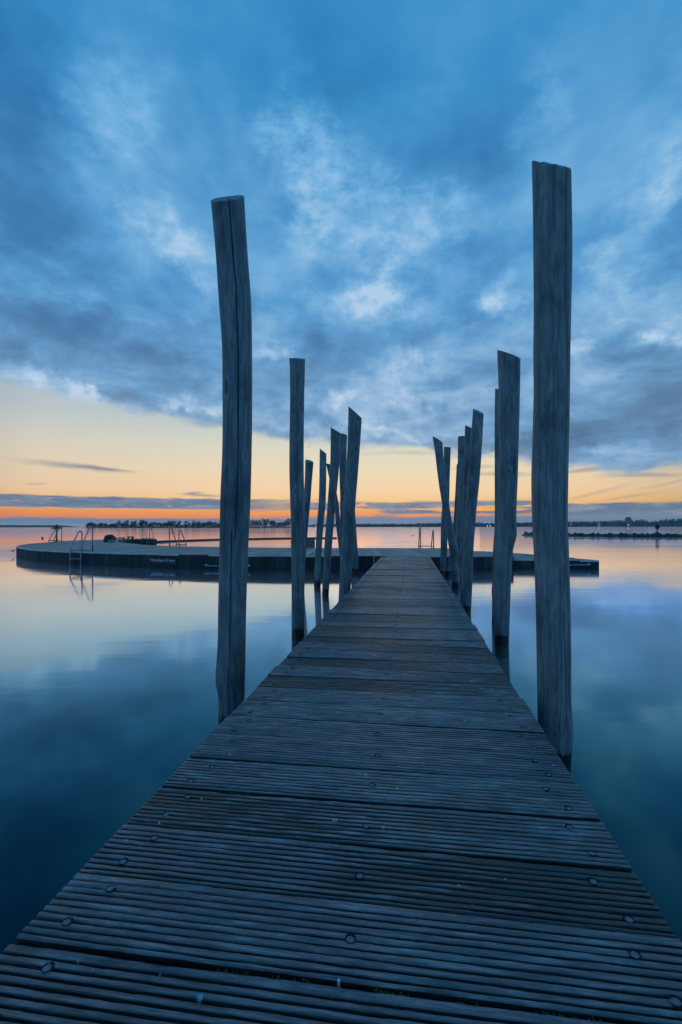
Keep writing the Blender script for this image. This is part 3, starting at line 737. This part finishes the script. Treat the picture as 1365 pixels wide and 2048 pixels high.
# ---- ladders
def arc_rail(f, r_, H, R=.075):
    "front foot f (outside the edge), rear foot r_ on deck, height H; sloping front leg, rounded top, straight rear leg"
    f = Vector(f); r_ = Vector(r_); hd = Vector((r_.x-f.x, r_.y-f.y, 0)); D = hd.length; h = hd/D
    zb = .09
    # local 2D (s along h, z above deck)
    p0 = (0, zb); cxx, czz = D-R, H-R
    vx, vz = cxx-0, czz-zb; L = math.hypot(vx, vz); ang_t = math.atan2(vz, vx)
    al = math.acos(R/L); a0 = ang_t+PI+(-al)      # tangent on the left/up side
    a0 = math.atan2(-vz, -vx)-al
    tp = (cxx+R*math.cos(a0), czz+R*math.sin(a0))
    out = [(0, -.95), (0, -.2), (0, zb-.03), (tp[0]*.06, zb+(tp[1]-zb)*.06)]
    out.append((tp[0]*.5, zb+(tp[1]-zb)*.5))
    aa = a0
    while aa < 0: aa += 2*PI
    k = 9
    for i in range(k+1):
        w_ = aa+(0-aa)*i/k if aa <= PI else aa-2*PI+(0-(aa-2*PI))*i/k
        out.append((cxx+R*math.cos(w_), czz+R*math.sin(w_)))
    out += [(D, H*.4), (D, 0)]
    return [f+h*s+Vector((0, 0, z)) for s, z in out]
def ladder(c, tan, inn, tall_first, label, Hs=(.845, .70), wd=.5, dp=.46, zdeck=ZD, outo=.09):
    c = Vector((c[0], c[1], zdeck)); t_ = Vector((tan[0], tan[1], 0)).normalized(); i_ = Vector((inn[0], inn[1], 0)).normalized()
    root = empty('swim_ladder', c)
    tag(root, label, 'ladder', 'steel swimming ladders on the floating deck')
    def bld(m, nm): o = m.build(nm, M_steel, root, True, c); o.location = (0, 0, 0); return o
    ends = []
    for s, H in zip((-.5, .5), Hs if tall_first else Hs[::-1]):
        f = c+t_*wd*s-i_*outo; r_ = c+t_*wd*s+i_*(dp-outo)
        m = MB(); m.tube(arc_rail(f, r_, H), .021, 10); bld(m, 'handrail')
        m = MB(); m.tube([f+Vector((0, 0, .06)), r_+Vector((0, 0, .06))], .016, 8); bld(m, 'foot_bar')
        m = MB(); m.tube([r_+Vector((0, 0, .001)), r_+Vector((0, 0, .014))], .05, 12); bld(m, 'foot_plate')
        ends.append(f)
    for z in (-.005-.22, -.47, -.72): 
        m = MB(); ext = t_*.03; m.box((ends[0]+ends[1])/2+Vector((0, 0, z)), ((ends[1]-ends[0]).length+.07, .06, .03), math.atan2(t_.y, t_.x)); bld(m, 'rung')
    m = MB(); m.tube([ends[0]+Vector((0, 0, .075)), ends[1]+Vector((0, 0, .075))], .016, 8); bld(m, 'cross_bar')
ladder((-8.86, 16.32), (.92, -.38), (.38, .92), False, 'steel swim ladder on the near left edge of the deck, largest of the ladders')
ladder((-6.9, 20.85), (.93, -.36), (-.36, -.93), True, 'steel swim ladder on the inner pool edge right of the red and blue bundle', outo=.06)
ladder((-13.25, 33.55), (.75, .66), (-.75, .45), False, 'distant steel swim ladder at the end of the far curved arm')
ladder((3.3, 18.97), (1, 0), (-.0, -1), True, 'steel swim ladder seen edge-on behind the end of the walkway')
ladder((-16.52, 27.8), (-.05, 1), (1, .05), False, 'steel swim ladder beside the rescue pole at the far left')

# ---- sign
a = at(302, 1122, 15.0); b = at(356.5, 1122, 14.72)
sx0, sx1 = Vector((-5.86, 14.97)), Vector((-4.93, 14.65))
# find fascia tangent between the two columns
def outer_at(px):
    best = None
    for i in range(len(outer)-1):
        p, q = outer[i], outer[i+1]
        k0 = p.x/p.y*FPX+CX; k1 = q.x/q.y*FPX+CX
        if min(k0, k1) <= px <= max(k0, k1): t = (px-k0)/(k1-k0); best = p+(q-p)*t; break
    return best
p = outer_at(302.5); q = outer_at(356); u = (q-p).normalized(); nr = Vector((u.y, -u.x)); 
rzs = math.atan2(u.y, u.x); mid = (p+q)/2+nr*.045; sw = (q-p).length
sign = empty('depth_sign', (mid.x, mid.y, .19), rzs)
tag(sign, 'black board on the deck side reading Waterdiepte 3.0 meter in white', 'sign')
mb = MB(); mb.box((0, -.008, 0), (sw, .016, .205)); mb.build('board', M_signb, sign)
cu = bpy.data.curves.new('txt', 'FONT'); cu.body = 'Waterdiepte 3.0 meter'; cu.align_x = 'CENTER'; cu.align_y = 'CENTER'; cu.size = .118; cu.extrude = .002; cu.offset = .0024
to = bpy.data.objects.new('txt', cu); C.objects.link(to)
bpy.context.view_layer.update()
me = bpy.data.meshes.new_from_object(to.evaluated_get(bpy.context.evaluated_depsgraph_get()))
bpy.data.objects.remove(to); me.materials.clear(); me.materials.append(M_signw)
wt = max(v.co.x for v in me.vertices)-min(v.co.x for v in me.vertices)
lo = bpy.data.objects.new('lettering', me); C.objects.link(lo); lo.parent = sign
kx = sw*.925/wt; lo.scale = (kx, 1.0, 1); lo.rotation_euler = (PI/2, 0, 0); lo.location = (-.005, -.0195, .035)

# ---- bench / planked box near the pool edge
c0 = on(582, 1096.4, ZD); c1 = on(629, 1096.4, ZD)
bx = empty('plank_box', ((c0.x+c1.x)/2, 19.3, ZD)); tag(bx, 'low grey plank box standing on the pool edge of the deck', 'box')
Lb = (c1.x-c0.x); mb = MB(); nb = 11
for side in (-1, 1):
    for i in range(nb): mb.box((-Lb/2+Lb*(i+.5)/nb, side*.26, .195), (Lb/nb-.012, .024, .38))
for side in (-1, 1):
    for i in range(6): mb.box((side*(Lb/2-.012), -.248+.496*(i+.5)/6, .193), (.022, .496/6-.012, .376))
mb.build('sides', M_bench, bx)
mb = MB(); mb.box((0, 0, .402), (Lb+.03, .57, .03)); mb.build('lid', M_bench, bx)

# ---- bundle with red top
cb = on(221, 1083.7, ZD); bu = empty('gear_bundle', cb); tag(bu, 'dark blue gear bundle with a red cover lying on the deck', 'bag')
def lump(seed, a, fl=None):
    return lambda p: 1+a*mn.noise(p*1.8+Vector((seed, 0, 0)))+a*.5*mn.noise(p*5+Vector((seed, 3, 0)))
mb = MB(); mb.ball((-.06, 0, .13), (.33, .26, .27), 24, 16, 0, lump(3, .28)); mb.build('bag_body', M_navy, bu, True)
mb = MB()
for i in range(13):
    for j in range(9):
        u_ = i/12; x_ = -.2+u_*.56; y_ = -.26+.52*j/8
        z_ = .44*math.sin(min(1, .30+u_*.9)*PI*.72+.25)**.8*(1-.30*(j/4-1)**2) if True else 0
        z_ = (.42-.9*(u_-.33)**2*.62)*(1-.28*(j/4-1)**2)+mn.noise(Vector((x_*6, y_*6, 0)))*.03
        mb.v.append((x_, y_, z_))
for i in range(12):
    for j in range(8): a_ = i*9+j; mb.f.append((a_, a_+9, a_+10, a_+1)); mb.m.append(0)
o = mb.build('red_cover', M_red, bu, True); sm = o.modifiers.new('s', 'SOLIDIFY'); sm.thickness = .035
mb = MB(); mb.ball((.20, -.1, .09), (.12, .12, .11), 14, 10, 0, lump(8, .3)); mb.ball((.05, -.24, .05), (.07, .05, .05), 10, 8, 0, lump(9, .3)); mb.build('pale_towel', M_pale, bu, True)
# small things beside it on the far arm
def bitts(x, y, lab, s=1):
    p = on(x, y, ZD); r = empty('double_bollard', p); tag(r, lab, 'bollard', 'double bollards on the far arm of the deck')
    for dx_ in (-.13, .13): m = MB(); m.tube([(dx_*s, 0, 0), (dx_*s, 0, .17*s)], [.085*s, .08*s], 12); m.build('post', M_dark, r, True)
    m = MB(); m.box((0, 0, .185*s), (.50*s, .16*s, .03)); m.build('top_bar', M_dark, r)
    return r
bitts(261.5, 1078.6, 'dark double bollard on the far arm, farther from the red bundle')
bitts(243.5, 1080.2, 'dark double bollard on the far arm, nearer to the red bundle', .9)
def sack(x, y, lab, s=.12):
    p = on(x, y, ZD); m = MB(); m.ball((0, 0, s*.6), (s*1.5, s, s*.7), 14, 9, 0, lump(x, .25)); o = m.build('folded_towel', M_pale, None, True); o.location = p
    tag(o, lab, 'towel', 'pale towels by the pool edge')
sack(241.5, 1081.6, 'pale towel on the deck right beside the red and blue bundle', .11); sack(255, 1079.8, 'pale towel lying between the two dark double bollards', .10)

# ---- rescue pole
pr = on(113.8, 1083.4, ZD); rp = empty('rescue_pole', pr); tag(rp, 'dark rescue pole with a yellow crossboard and peaked top at the far left', 'rescue post')
m = MB(); m.tube([(0, 0, 0), (0, 0, .80)], .045, 10); m.build('pole', M_dark, rp, True)
m = MB(); m.tube([(0, 0, .001), (0, 0, .10)], [.10, .06], 10); m.build('base', M_steel, rp, True)
m = MB()
for i in range(6): m.box((-.26+.104*i, 0, .775), (.102, .04, .075), 0, 0 if i in (0, 5) else 1)
m.build('crossboard', [M_dark, M_yel], rp)
m = MB(); m.add([(0, -.03, .62), (.14, -.03, .74), (0, -.03, .84), (-.14, -.03, .74), (0, -.055, .62), (.14, -.055, .74), (0, -.055, .84), (-.14, -.055, .74)], [(0,1,2,3), (7,6,5,4), (0,4,5,1), (1,5,6,2), (2,6,7,3), (3,7,4,0)]); m.build('diamond_board', M_yel, rp)
m = MB(); m.tube([(0, 0, .81), (0, 0, .90), (0, 0, .93), (0, 0, .99)], [.16, .09, .035, .04], 8); m.build('hood', M_dark, rp)

# ---- buoys, birds
p = on(85.3, 1077.2, 0); m = MB(); m.ball((0, 0, .06), .11, 14, 10); m.tube([(0, 0, .14), (0, 0, .22)], .02, 6)
o = m.build('buoy', M_dark, None, True); o.location = p; tag(o, 'small dark round buoy floating alone far left of the deck', 'buoy')
def bird(name, loc, s, rz, lab, cat, mat):
    m = MB(); n_ = 12
    prof = [(-.50, .05, .015), (-.36, .03, .06), (-.15, -.01, .13), (.08, -.02, .15), (.24, .03, .10), (.31, .12, .062), (.34, .20, .058), (.40, .235, .062), (.47, .225, .035), (.56, .20, .008)]
    vs = []
    for (x_, z_, r_) in prof:
        for j in range(n_): w_ = 2*PI*j/n_; vs.append((x_*s, math.cos(w_)*r_*s*.9, (z_+.13+math.sin(w_)*r_)*s))
    k = len(prof); m.add(vs, [(i*n_+j, i*n_+(j+1)%n_, (i+1)*n_+(j+1)%n_, (i+1)*n_+j) for i in range(k-1) for j in range(n_)]+[tuple(range(n_)), tuple((k-1)*n_+j for j in range(n_-1, -1, -1))])
    o = m.build(name, mat, None, True); o.location = loc; o.rotation_euler = (0, 0, rz); tag(o, lab, cat); return o
dk = on(825.6, 1071.3, 0); bird('duck', dk-Vector((0, 0, .03)), .34, PI, 'small duck swimming on the water behind the deck', 'duck', M_gull)

# ================================================================== BREAKWATER
bpts = cm([on(1056, 1070.2, 0).xy, on(1075, 1071.0, 0).xy, on(1140, 1072.6, 0).xy, on(1200, 1073.2, 0).xy, on(1290, 1073.8, 0).xy, on(1365, 1074.3, 0).xy, on(1430, 1074.8, 0).xy], 4)
bpts = [p+Vector((0, .9)) for p in bpts]
core = MB(); vs = []; n = len(bpts)
for k, p in enumerate(bpts):
    u = (bpts[min(k+1, n-1)]-bpts[max(k-1, 0)]).normalized(); nr = Vector((-u.y, u.x)); e = .25 if k in (0, n-1) else 1
    for (o_, h_) in ((-1.0, -.5), (-.65, .10), (0, .32), (.65, .10), (1.0, -.5)): vs.append((p.x+nr.x*o_*e, p.y+nr.y*o_*e, h_ if h_ < 0 else h_*e))
core.add(vs, [(k*5+j, k*5+j+1, (k+1)*5+j+1, (k+1)*5+j) for k in range(n-1) for j in range(4)])
tag(core.build('breakwater_bank', M_rock), 'low stone bank running out from the right', None, None, 'structure')
protos = []
for s in range(7):
    m = MB(); m.ball((0, 0, 0), (1, .85, .72), 9, 7, 0, lambda p, s=s: 1+.35*mn.noise(p*1.3+Vector((s*9, 0, 0)))+.2*mn.noise(p*3.1+Vector((s*9, 4, 0))))
    protos.append(m.build('boulder', M_rock, None, False)); C.objects.unlink(protos[-1])
q = resample(bpts, .42, .3); first = True; nrock = 0
for k, p in enumerate(q):
    for off, zz in ((-.62, .05), (-.05, .30)):
        if zz > .2 and k % 4 == 3: continue
        s = random.uniform(.20, .30)*(1.0 if zz < .2 else .85)
        if k > 1 and k < 4: s *= .7
        o = protos[random.randrange(7)].copy(); C.objects.link(o)
        o.location = (p.x+random.uniform(-.1, .1), p.y+off+random.uniform(-.12, .12), zz+random.uniform(-.06, .06))
        o.scale = (s*1.25, s, s*.85); o.rotation_euler = (random.uniform(-.5, .5), random.uniform(-.5, .5), random.uniform(0, 6))
        tag(o, 'dark rough boulder in the low stone breakwater on the right', 'boulder', 'boulders of the breakwater'); nrock += 1
pb = q[0]; bird('gull', (pb.x+.15, pb.y-.1, .30), .42, 0, 'small gull perched on the left tip of the stone breakwater', 'gull', M_gull)
# beacon on it
pz = on(1325, 1073.9, 0); bc = empty('beacon', (pz.x, pz.y+.9, .3)); tag(bc, 'dark round disc beacon on a pole on the stone breakwater', 'beacon')
m = MB(); m.tube([(0, 0, -.2), (0, 0, .75)], .07, 8); m.build('pole', M_dark, bc, True)
m = MB(); m.tube([(0, -.05, .88), (0, .05, .88)], .27, 24); m.build('disc', M_dark, bc)
m = MB(); m.box((0, 0, 1.17), (.16, .12, .12)); m.tube([(0, 0, 1.2), (0, 0, 1.30)], .04, 8); m.build('lantern', M_dark, bc)
m = MB(); m.ball((0, 0, 0), (.38, .3, .25), 10, 7, 0, lump(5, .2)); m.build('stone_base', M_rock, bc)
ps = on(1341, 1077.0, 0); m = MB(); m.tube([(0, 0, -1), (0, 0, .16), (0, 0, .2)], [.06, .06, .03], 8); o = m.build('stake', M_dark); o.location = ps
tag(o, 'short dark stake in the water in front of the breakwater', 'stake')

# ================================================================== ISLAND WITH BARE TREES
ZI = 700.0
def px(x, Y): return (x-CX)*Y/FPX
isl = MB(); vs = []; N = 60
x0, x1 = px(163, ZI), px(600, ZI)
for i in range(N+1):
    x = x0+(x1-x0)*i/N; e = sstep(0, .06, i/N)
    h = (1.1+.8*mn.noise(Vector((x*.03, 0, 0))))*e+.1
    for (oy, hh) in ((-6, -1), (-4, h*.4), (0, h), (30, h), (60, -1)): vs.append((x, ZI+oy, hh))
isl.add(vs, [(i*5+j, (i+1)*5+j, (i+1)*5+j+1, i*5+j+1) for i in range(N) for j in range(4)])
tag(isl.build('island', M_land), 'low island across the water', None, None, 'structure')
def bush_into(m, x, y, w_, h, d_, n_, s=.9):
    for i in range(n_):
        a_ = random.uniform(0, 2*PI); r_ = math.sqrt(random.random()); zc = random.random()**.8
        k = math.sqrt(max(0, 1-zc*zc)); c = Vector((x+math.cos(a_)*r_*k*w_, y+math.sin(a_)*r_*k*d_, zc*h))
        n1 = Vector((random.gauss(0, 1), random.gauss(0, 1), random.gauss(0, 1))).normalized(); t1 = n1.orthogonal().normalized(); t2 = n1.cross(t1)
        q_ = s*random.uniform(.5, 1.2)
        m.add([c+t1*q_, c+t2*q_, c-t1*q_, c-t2*q_], [(0, 1, 2, 3)])
hd = MB(); x = px(172, ZI)
while x < x1:
    if x < px(330, ZI): h = random.uniform(4.0, 6.5)
    elif x < px(480, ZI): h = random.uniform(3.8, 6.5)
    else: h = random.uniform(8.0, 10.5)
    h *= 1.15+.9*mn.noise(Vector((x*.05, 3, 0)))
    bush_into(hd, x, ZI+random.uniform(-2, 8), random.uniform(2.5, 5), h, 3, 110, .6); x += random.uniform(1.6, 3.2)
tag(hd.build('undergrowth', M_bush), 'dark winter scrub covering the island', 'scrub', None, 'stuff')
def bare_tree(seed, H, spread):
    rnd = random.Random(seed); tr = MB(); cr_ = MB()
    def br(m, p, d_, L, r, lv):
        k = 3; pts = [p]; dd = d_.copy()
        for i in range(k):
            dd = (dd+Vector((rnd.gauss(0, .13), rnd.gauss(0, .13), rnd.gauss(.05, .08)))).normalized(); pts.append(pts[-1]+dd*L/k)
        m.tube(pts, [r, r*.85, r*.7, r*.5], 4 if lv else 6, 0, False)
        if lv < 4:
            for i in range(5 if lv < 2 else 4):
                s = pts[rnd.choice((1, 2, 3))] if i else pts[-1]
                ax = Vector((rnd.gauss(0, 1), rnd.gauss(0, 1), 0)).normalized()
                nd = (dd+ax*rnd.uniform(.4, .95)*spread).normalized()
                br(cr_, s, nd, L*rnd.uniform(.5, .72), max(.055, r*.6), lv+1)
    br(tr, Vector((0, 0, 0)), Vector((0, 0, 1)), H*.34, H*.014, 0)
    for k in range(5): br(cr_, Vector((0, 0, H*(.10+.05*k))), Vector((rnd.gauss(0, .6), rnd.gauss(0, .6), .8)).normalized(), H*.2, H*.008, 2)
    return tr, cr_
tp = []
for s in range(7):
    H = 10.0; tr, cr_ = bare_tree(100+s*7, H, [.9, .7, 1.1, .8, .6, 1.0, .85][s])
    root = empty('bare_tree', (0, 0, 0)); a_ = tr.build('trunk', M_twig, root); b_ = cr_.build('crown', M_twig, root); tp.append((root, a_, b_))
plan = [(176,14),(184,9),(196,9),(208,10),(216,9),(226,10),(237,15),(244,16),(251,15),(258,14),(270,16),(277,17),(284,17),(291,16),(297,12),(308,12),(318,11),(325,12),(334,14),(341,15),(347,16),(354,15),(360,15),(367,16),(374,13),(382,14),(392,13),(398,13),(405,12),(414,13),(420,12),(428,14),(436,13),(503,12),(512,13),(522,12),(531,15),(540,13),(551,14),(560,13),(570,12),(578,13)]
used = set(); tph = [max(v.co.z for v in t_[2].data.vertices) for t_ in tp]
for i, (x, hp) in enumerate(plan):
    s = (i*3+1) % 7; src = tp[s]; H = (hp-.5)*ZI/FPX
    if s in used:
        o = src[0].copy(); C.objects.link(o)
        for ch in src[1:]: c_ = ch.copy(); C.objects.link(c_); c_.parent = o
    else: o = src[0]; used.add(s)
    o.location = (px(x+random.uniform(-2.5, 2.5), ZI), ZI+random.uniform(0, 12), .6); o.rotation_euler = (0, 0, random.uniform(0, 6)); k = H/tph[s]*random.uniform(.92, 1.05); o.scale = (k*1.15, k*1.15, k)
    part_ = 'left part of the island, left of the first big post' if x < 437 else 'right part of the island, between the two left posts'
    tag(o, 'leafless winter tree on the '+part_, 'tree', 'bare trees on the island')
for s in range(7):
    if s not in used:
        for o in tp[s][::-1]: bpy.data.objects.remove(o)

# ================================================================== FAR SHORES
def shore(x_a, x_b, Y, prof, name, lab, mat, step=2.0, s=2.2, dens=26):
    m = MB(); x = x_a
    while x < x_b:
        h = 0
        for i in range(len(prof)-1):
            if prof[i][0] <= x <= prof[i+1][0]: t_ = (x-prof[i][0])/(prof[i+1][0]-prof[i][0]); h = prof[i][1]*(1-t_)+prof[i+1][1]*t_
        hm_ = h*Y/FPX*.98*(1+.22*mn.noise(Vector((x*.12, Y, 0)))+.18*mn.noise(Vector((x*.5, Y, 3))))
        bush_into(m, px(x, Y), Y+random.uniform(-5, 20), step*Y/FPX*1.2, max(1, hm_-EYE*0), 12, dens, s); x += step*random.uniform(.7, 1.3)
    # solid core so the mass is opaque
    xs = [x_a+(x_b-x_a)*i/80 for i in range(81)]; vs = []
    for x in xs:
        h = 0
        for i in range(len(prof)-1):
            if prof[i][0] <= x <= prof[i+1][0]: t_ = (x-prof[i][0])/(prof[i+1][0]-prof[i][0]); h = prof[i][1]*(1-t_)+prof[i+1][1]*t_
        hh = h*Y/FPX*.74*(1+.2*mn.noise(Vector((x*.2, 1, 2))))
        vs += [(px(x, Y), Y-4, -1), (px(x, Y), Y+2, hh), (px(x, Y), Y+30, hh), (px(x, Y), Y+45, -1)]
    m.add(vs, [(i*4+j, (i+1)*4+j, (i+1)*4+j+1, i*4+j+1) for i in range(80) for j in range(3)])
    return tag(m.build(name, mat), lab, 'wood', None, 'stuff')
shore(700, 1062, 1900, [(700,6.0),(760,6.5),(820,6),(860,8),(900,8),(960,8.5),(985,7),(1062,8)], 'far_wood', 'distant low wood along the far shore behind the posts', M_far)
shore(1040, 1480, 1700, [(1040,8.5),(1130,11),(1200,11),(1240,13),(1290,13.5),(1306,10),(1325,13),(1350,16),(1480,19)], 'shore_wood', 'distant wooded shore on the right behind the breakwater', M_far)
def hill(x_a, x_b, Y, h, name, lab):
    m = MB(); vs = []; n_ = 50
    for i in range(n_+1):
        t_ = i/n_; x = x_a+(x_b-x_a)*t_; hh = h*Y/FPX*(sstep(0, .35, t_)*(1-sstep(.8, 1, t_)))*(1+.25*mn.noise(Vector((x*.03, Y, 1))))
        vs += [(px(x, Y), Y-20, -1), (px(x, Y), Y+20, hh), (px(x, Y), Y+120, -1)]
    m.add(vs, [(i*3+j, (i+1)*3+j, (i+1)*3+j+1, i*3+j+1) for i in range(n_) for j in range(2)])
    tag(m.build(name, M_far), lab, None, None, 'structure')
hill(-200, 175, 2600, 4.6, 'hills', 'faint low hills on the left horizon')
hill(595, 720, 2600, 6.0, 'hills', 'faint low hills on the middle horizon')
# tower block and white house
tx = px(1257, 1690); tb = empty('tower_block', (tx, 1690, 0)); tag(tb, 'distant square tower block rising above the right shore trees', 'building')
m = MB(); m.box((0, 0, 15), (15.5, 12, 31)); m.build('wall', M_brick, tb)
m = MB(); m.box((0, 0, 32.2), (9, 8, 3.2)); m.build('roof_house', M_brick, tb)
for k in range(3):
    for i in range(5):
        m = MB(); m.box((-5.6+2.8*i, -6.03, 21+3.2*k), (1.5, .1, 1.7)); m.build('window', M_glass, tb)
hx = px(1196, 1680); hb = empty('white_house', (hx, 1672, 0)); tag(hb, 'tiny white house among the trees of the right shore', 'house')
m = MB(); m.box((0, 0, 7), (5, 6, 14)); m.build('wall', M_white, hb)
m = MB(); m.add([(-2.8, -3.3, 14), (2.8, -3.3, 14), (2.8, 3.3, 14), (-2.8, 3.3, 14), (0, -3.3, 17), (0, 3.3, 17)], [(0,1,4), (2,3,5), (1,2,5,4), (3,0,4,5), (0,3,2,1)]); m.build('roof', M_brick, hb)
m = MB(); m.box((0, -3.05, 9), (1.5, .1, 1.8)); m.build('window', M_glass, hb)
def lamp(x, y, Y, mat, r, lab):
    b_ = Vector((px(x, Y), Y, 0)); z = max(1.5, at(x, y, Y).z)
    e = empty('shore_lamp', b_); tag(e, lab, 'lamp', 'lit lamps on the far shore')
    m = MB(); m.tube([(0, 0, -.5), (0, 0, z)], .12, 6); m.build('pole', M_dark, e)
    m = MB(); m.ball((0, 0, z+r), r, 10, 8); m.build('lantern', mat, e)
lamp(1257, 1049, 1655, M_lampw, .5, 'brightest warm lamp on the far shore below the tower block')
lamp(1169, 1049.3, 1655, M_lampw, .32, 'warm shore lamp right of the tallest post')
lamp(1143, 1049.3, 1655, M_lampw, .26, 'faint warm shore lamp closest to the tallest post')
lamp(1292, 1048.8, 1655, M_lampw, .24, 'faint warm shore lamp right of the tower block')
lamp(975, 1052.0, 1850, M_lampg, .5, 'yellow-green shore lamp left of the pair between the right-hand posts')
lamp(981, 1052.0, 1850, M_lampg, .5, 'yellow-green shore lamp right of the pair between the right-hand posts')
lamp(632, 1051.6, 1850, M_lampr, .6, 'small red lamp on the horizon between the left posts')

# ================================================================== HAZE
mb = MB(); mb.box((0, 1420, 20.75), (5260, 3020, 48.5))
mh = bpy.data.materials.new('haze'); mh.use_nodes = True; nt = mh.node_tree; nt.nodes.remove(nt.nodes['Principled BSDF'])
pv = nt.nodes.new('ShaderNodeVolumePrincipled'); pv.inputs['Color'].default_value = (.75, .85, .95, 1); pv.inputs['Density'].default_value = HAZE
nt.links.new(pv.outputs[0], nt.nodes['Material Output'].inputs['Volume'])
tag(mb.build('haze', mh), None, None, None, 'stuff')
# ================================================================== CAMERA + RENDER
cam = bpy.data.cameras.new('camera'); co_ = bpy.data.objects.new('camera', cam); C.objects.link(co_)
cam.sensor_fit = 'VERTICAL'; cam.sensor_height = 36; cam.sensor_width = 24; cam.lens = FPX/2048*36
cam.shift_y = (YH-1024)/2048; cam.clip_start = .05; cam.clip_end = 12000
co_.matrix_world = Matrix.Translation((0, 0, EYE)) @ Matrix.Rotation(PI/2, 4, 'X') @ Matrix.Rotation(ROLL, 4, 'Z')
sc_ = bpy.context.scene; sc_.camera = co_
sc_.render.engine = 'CYCLES'; sc_.render.resolution_x = 682; sc_.render.resolution_y = 1024
sc_.view_settings.view_transform = 'Standard'; sc_.view_settings.look = 'None'; sc_.view_settings.exposure = 0; sc_.view_settings.gamma = 1
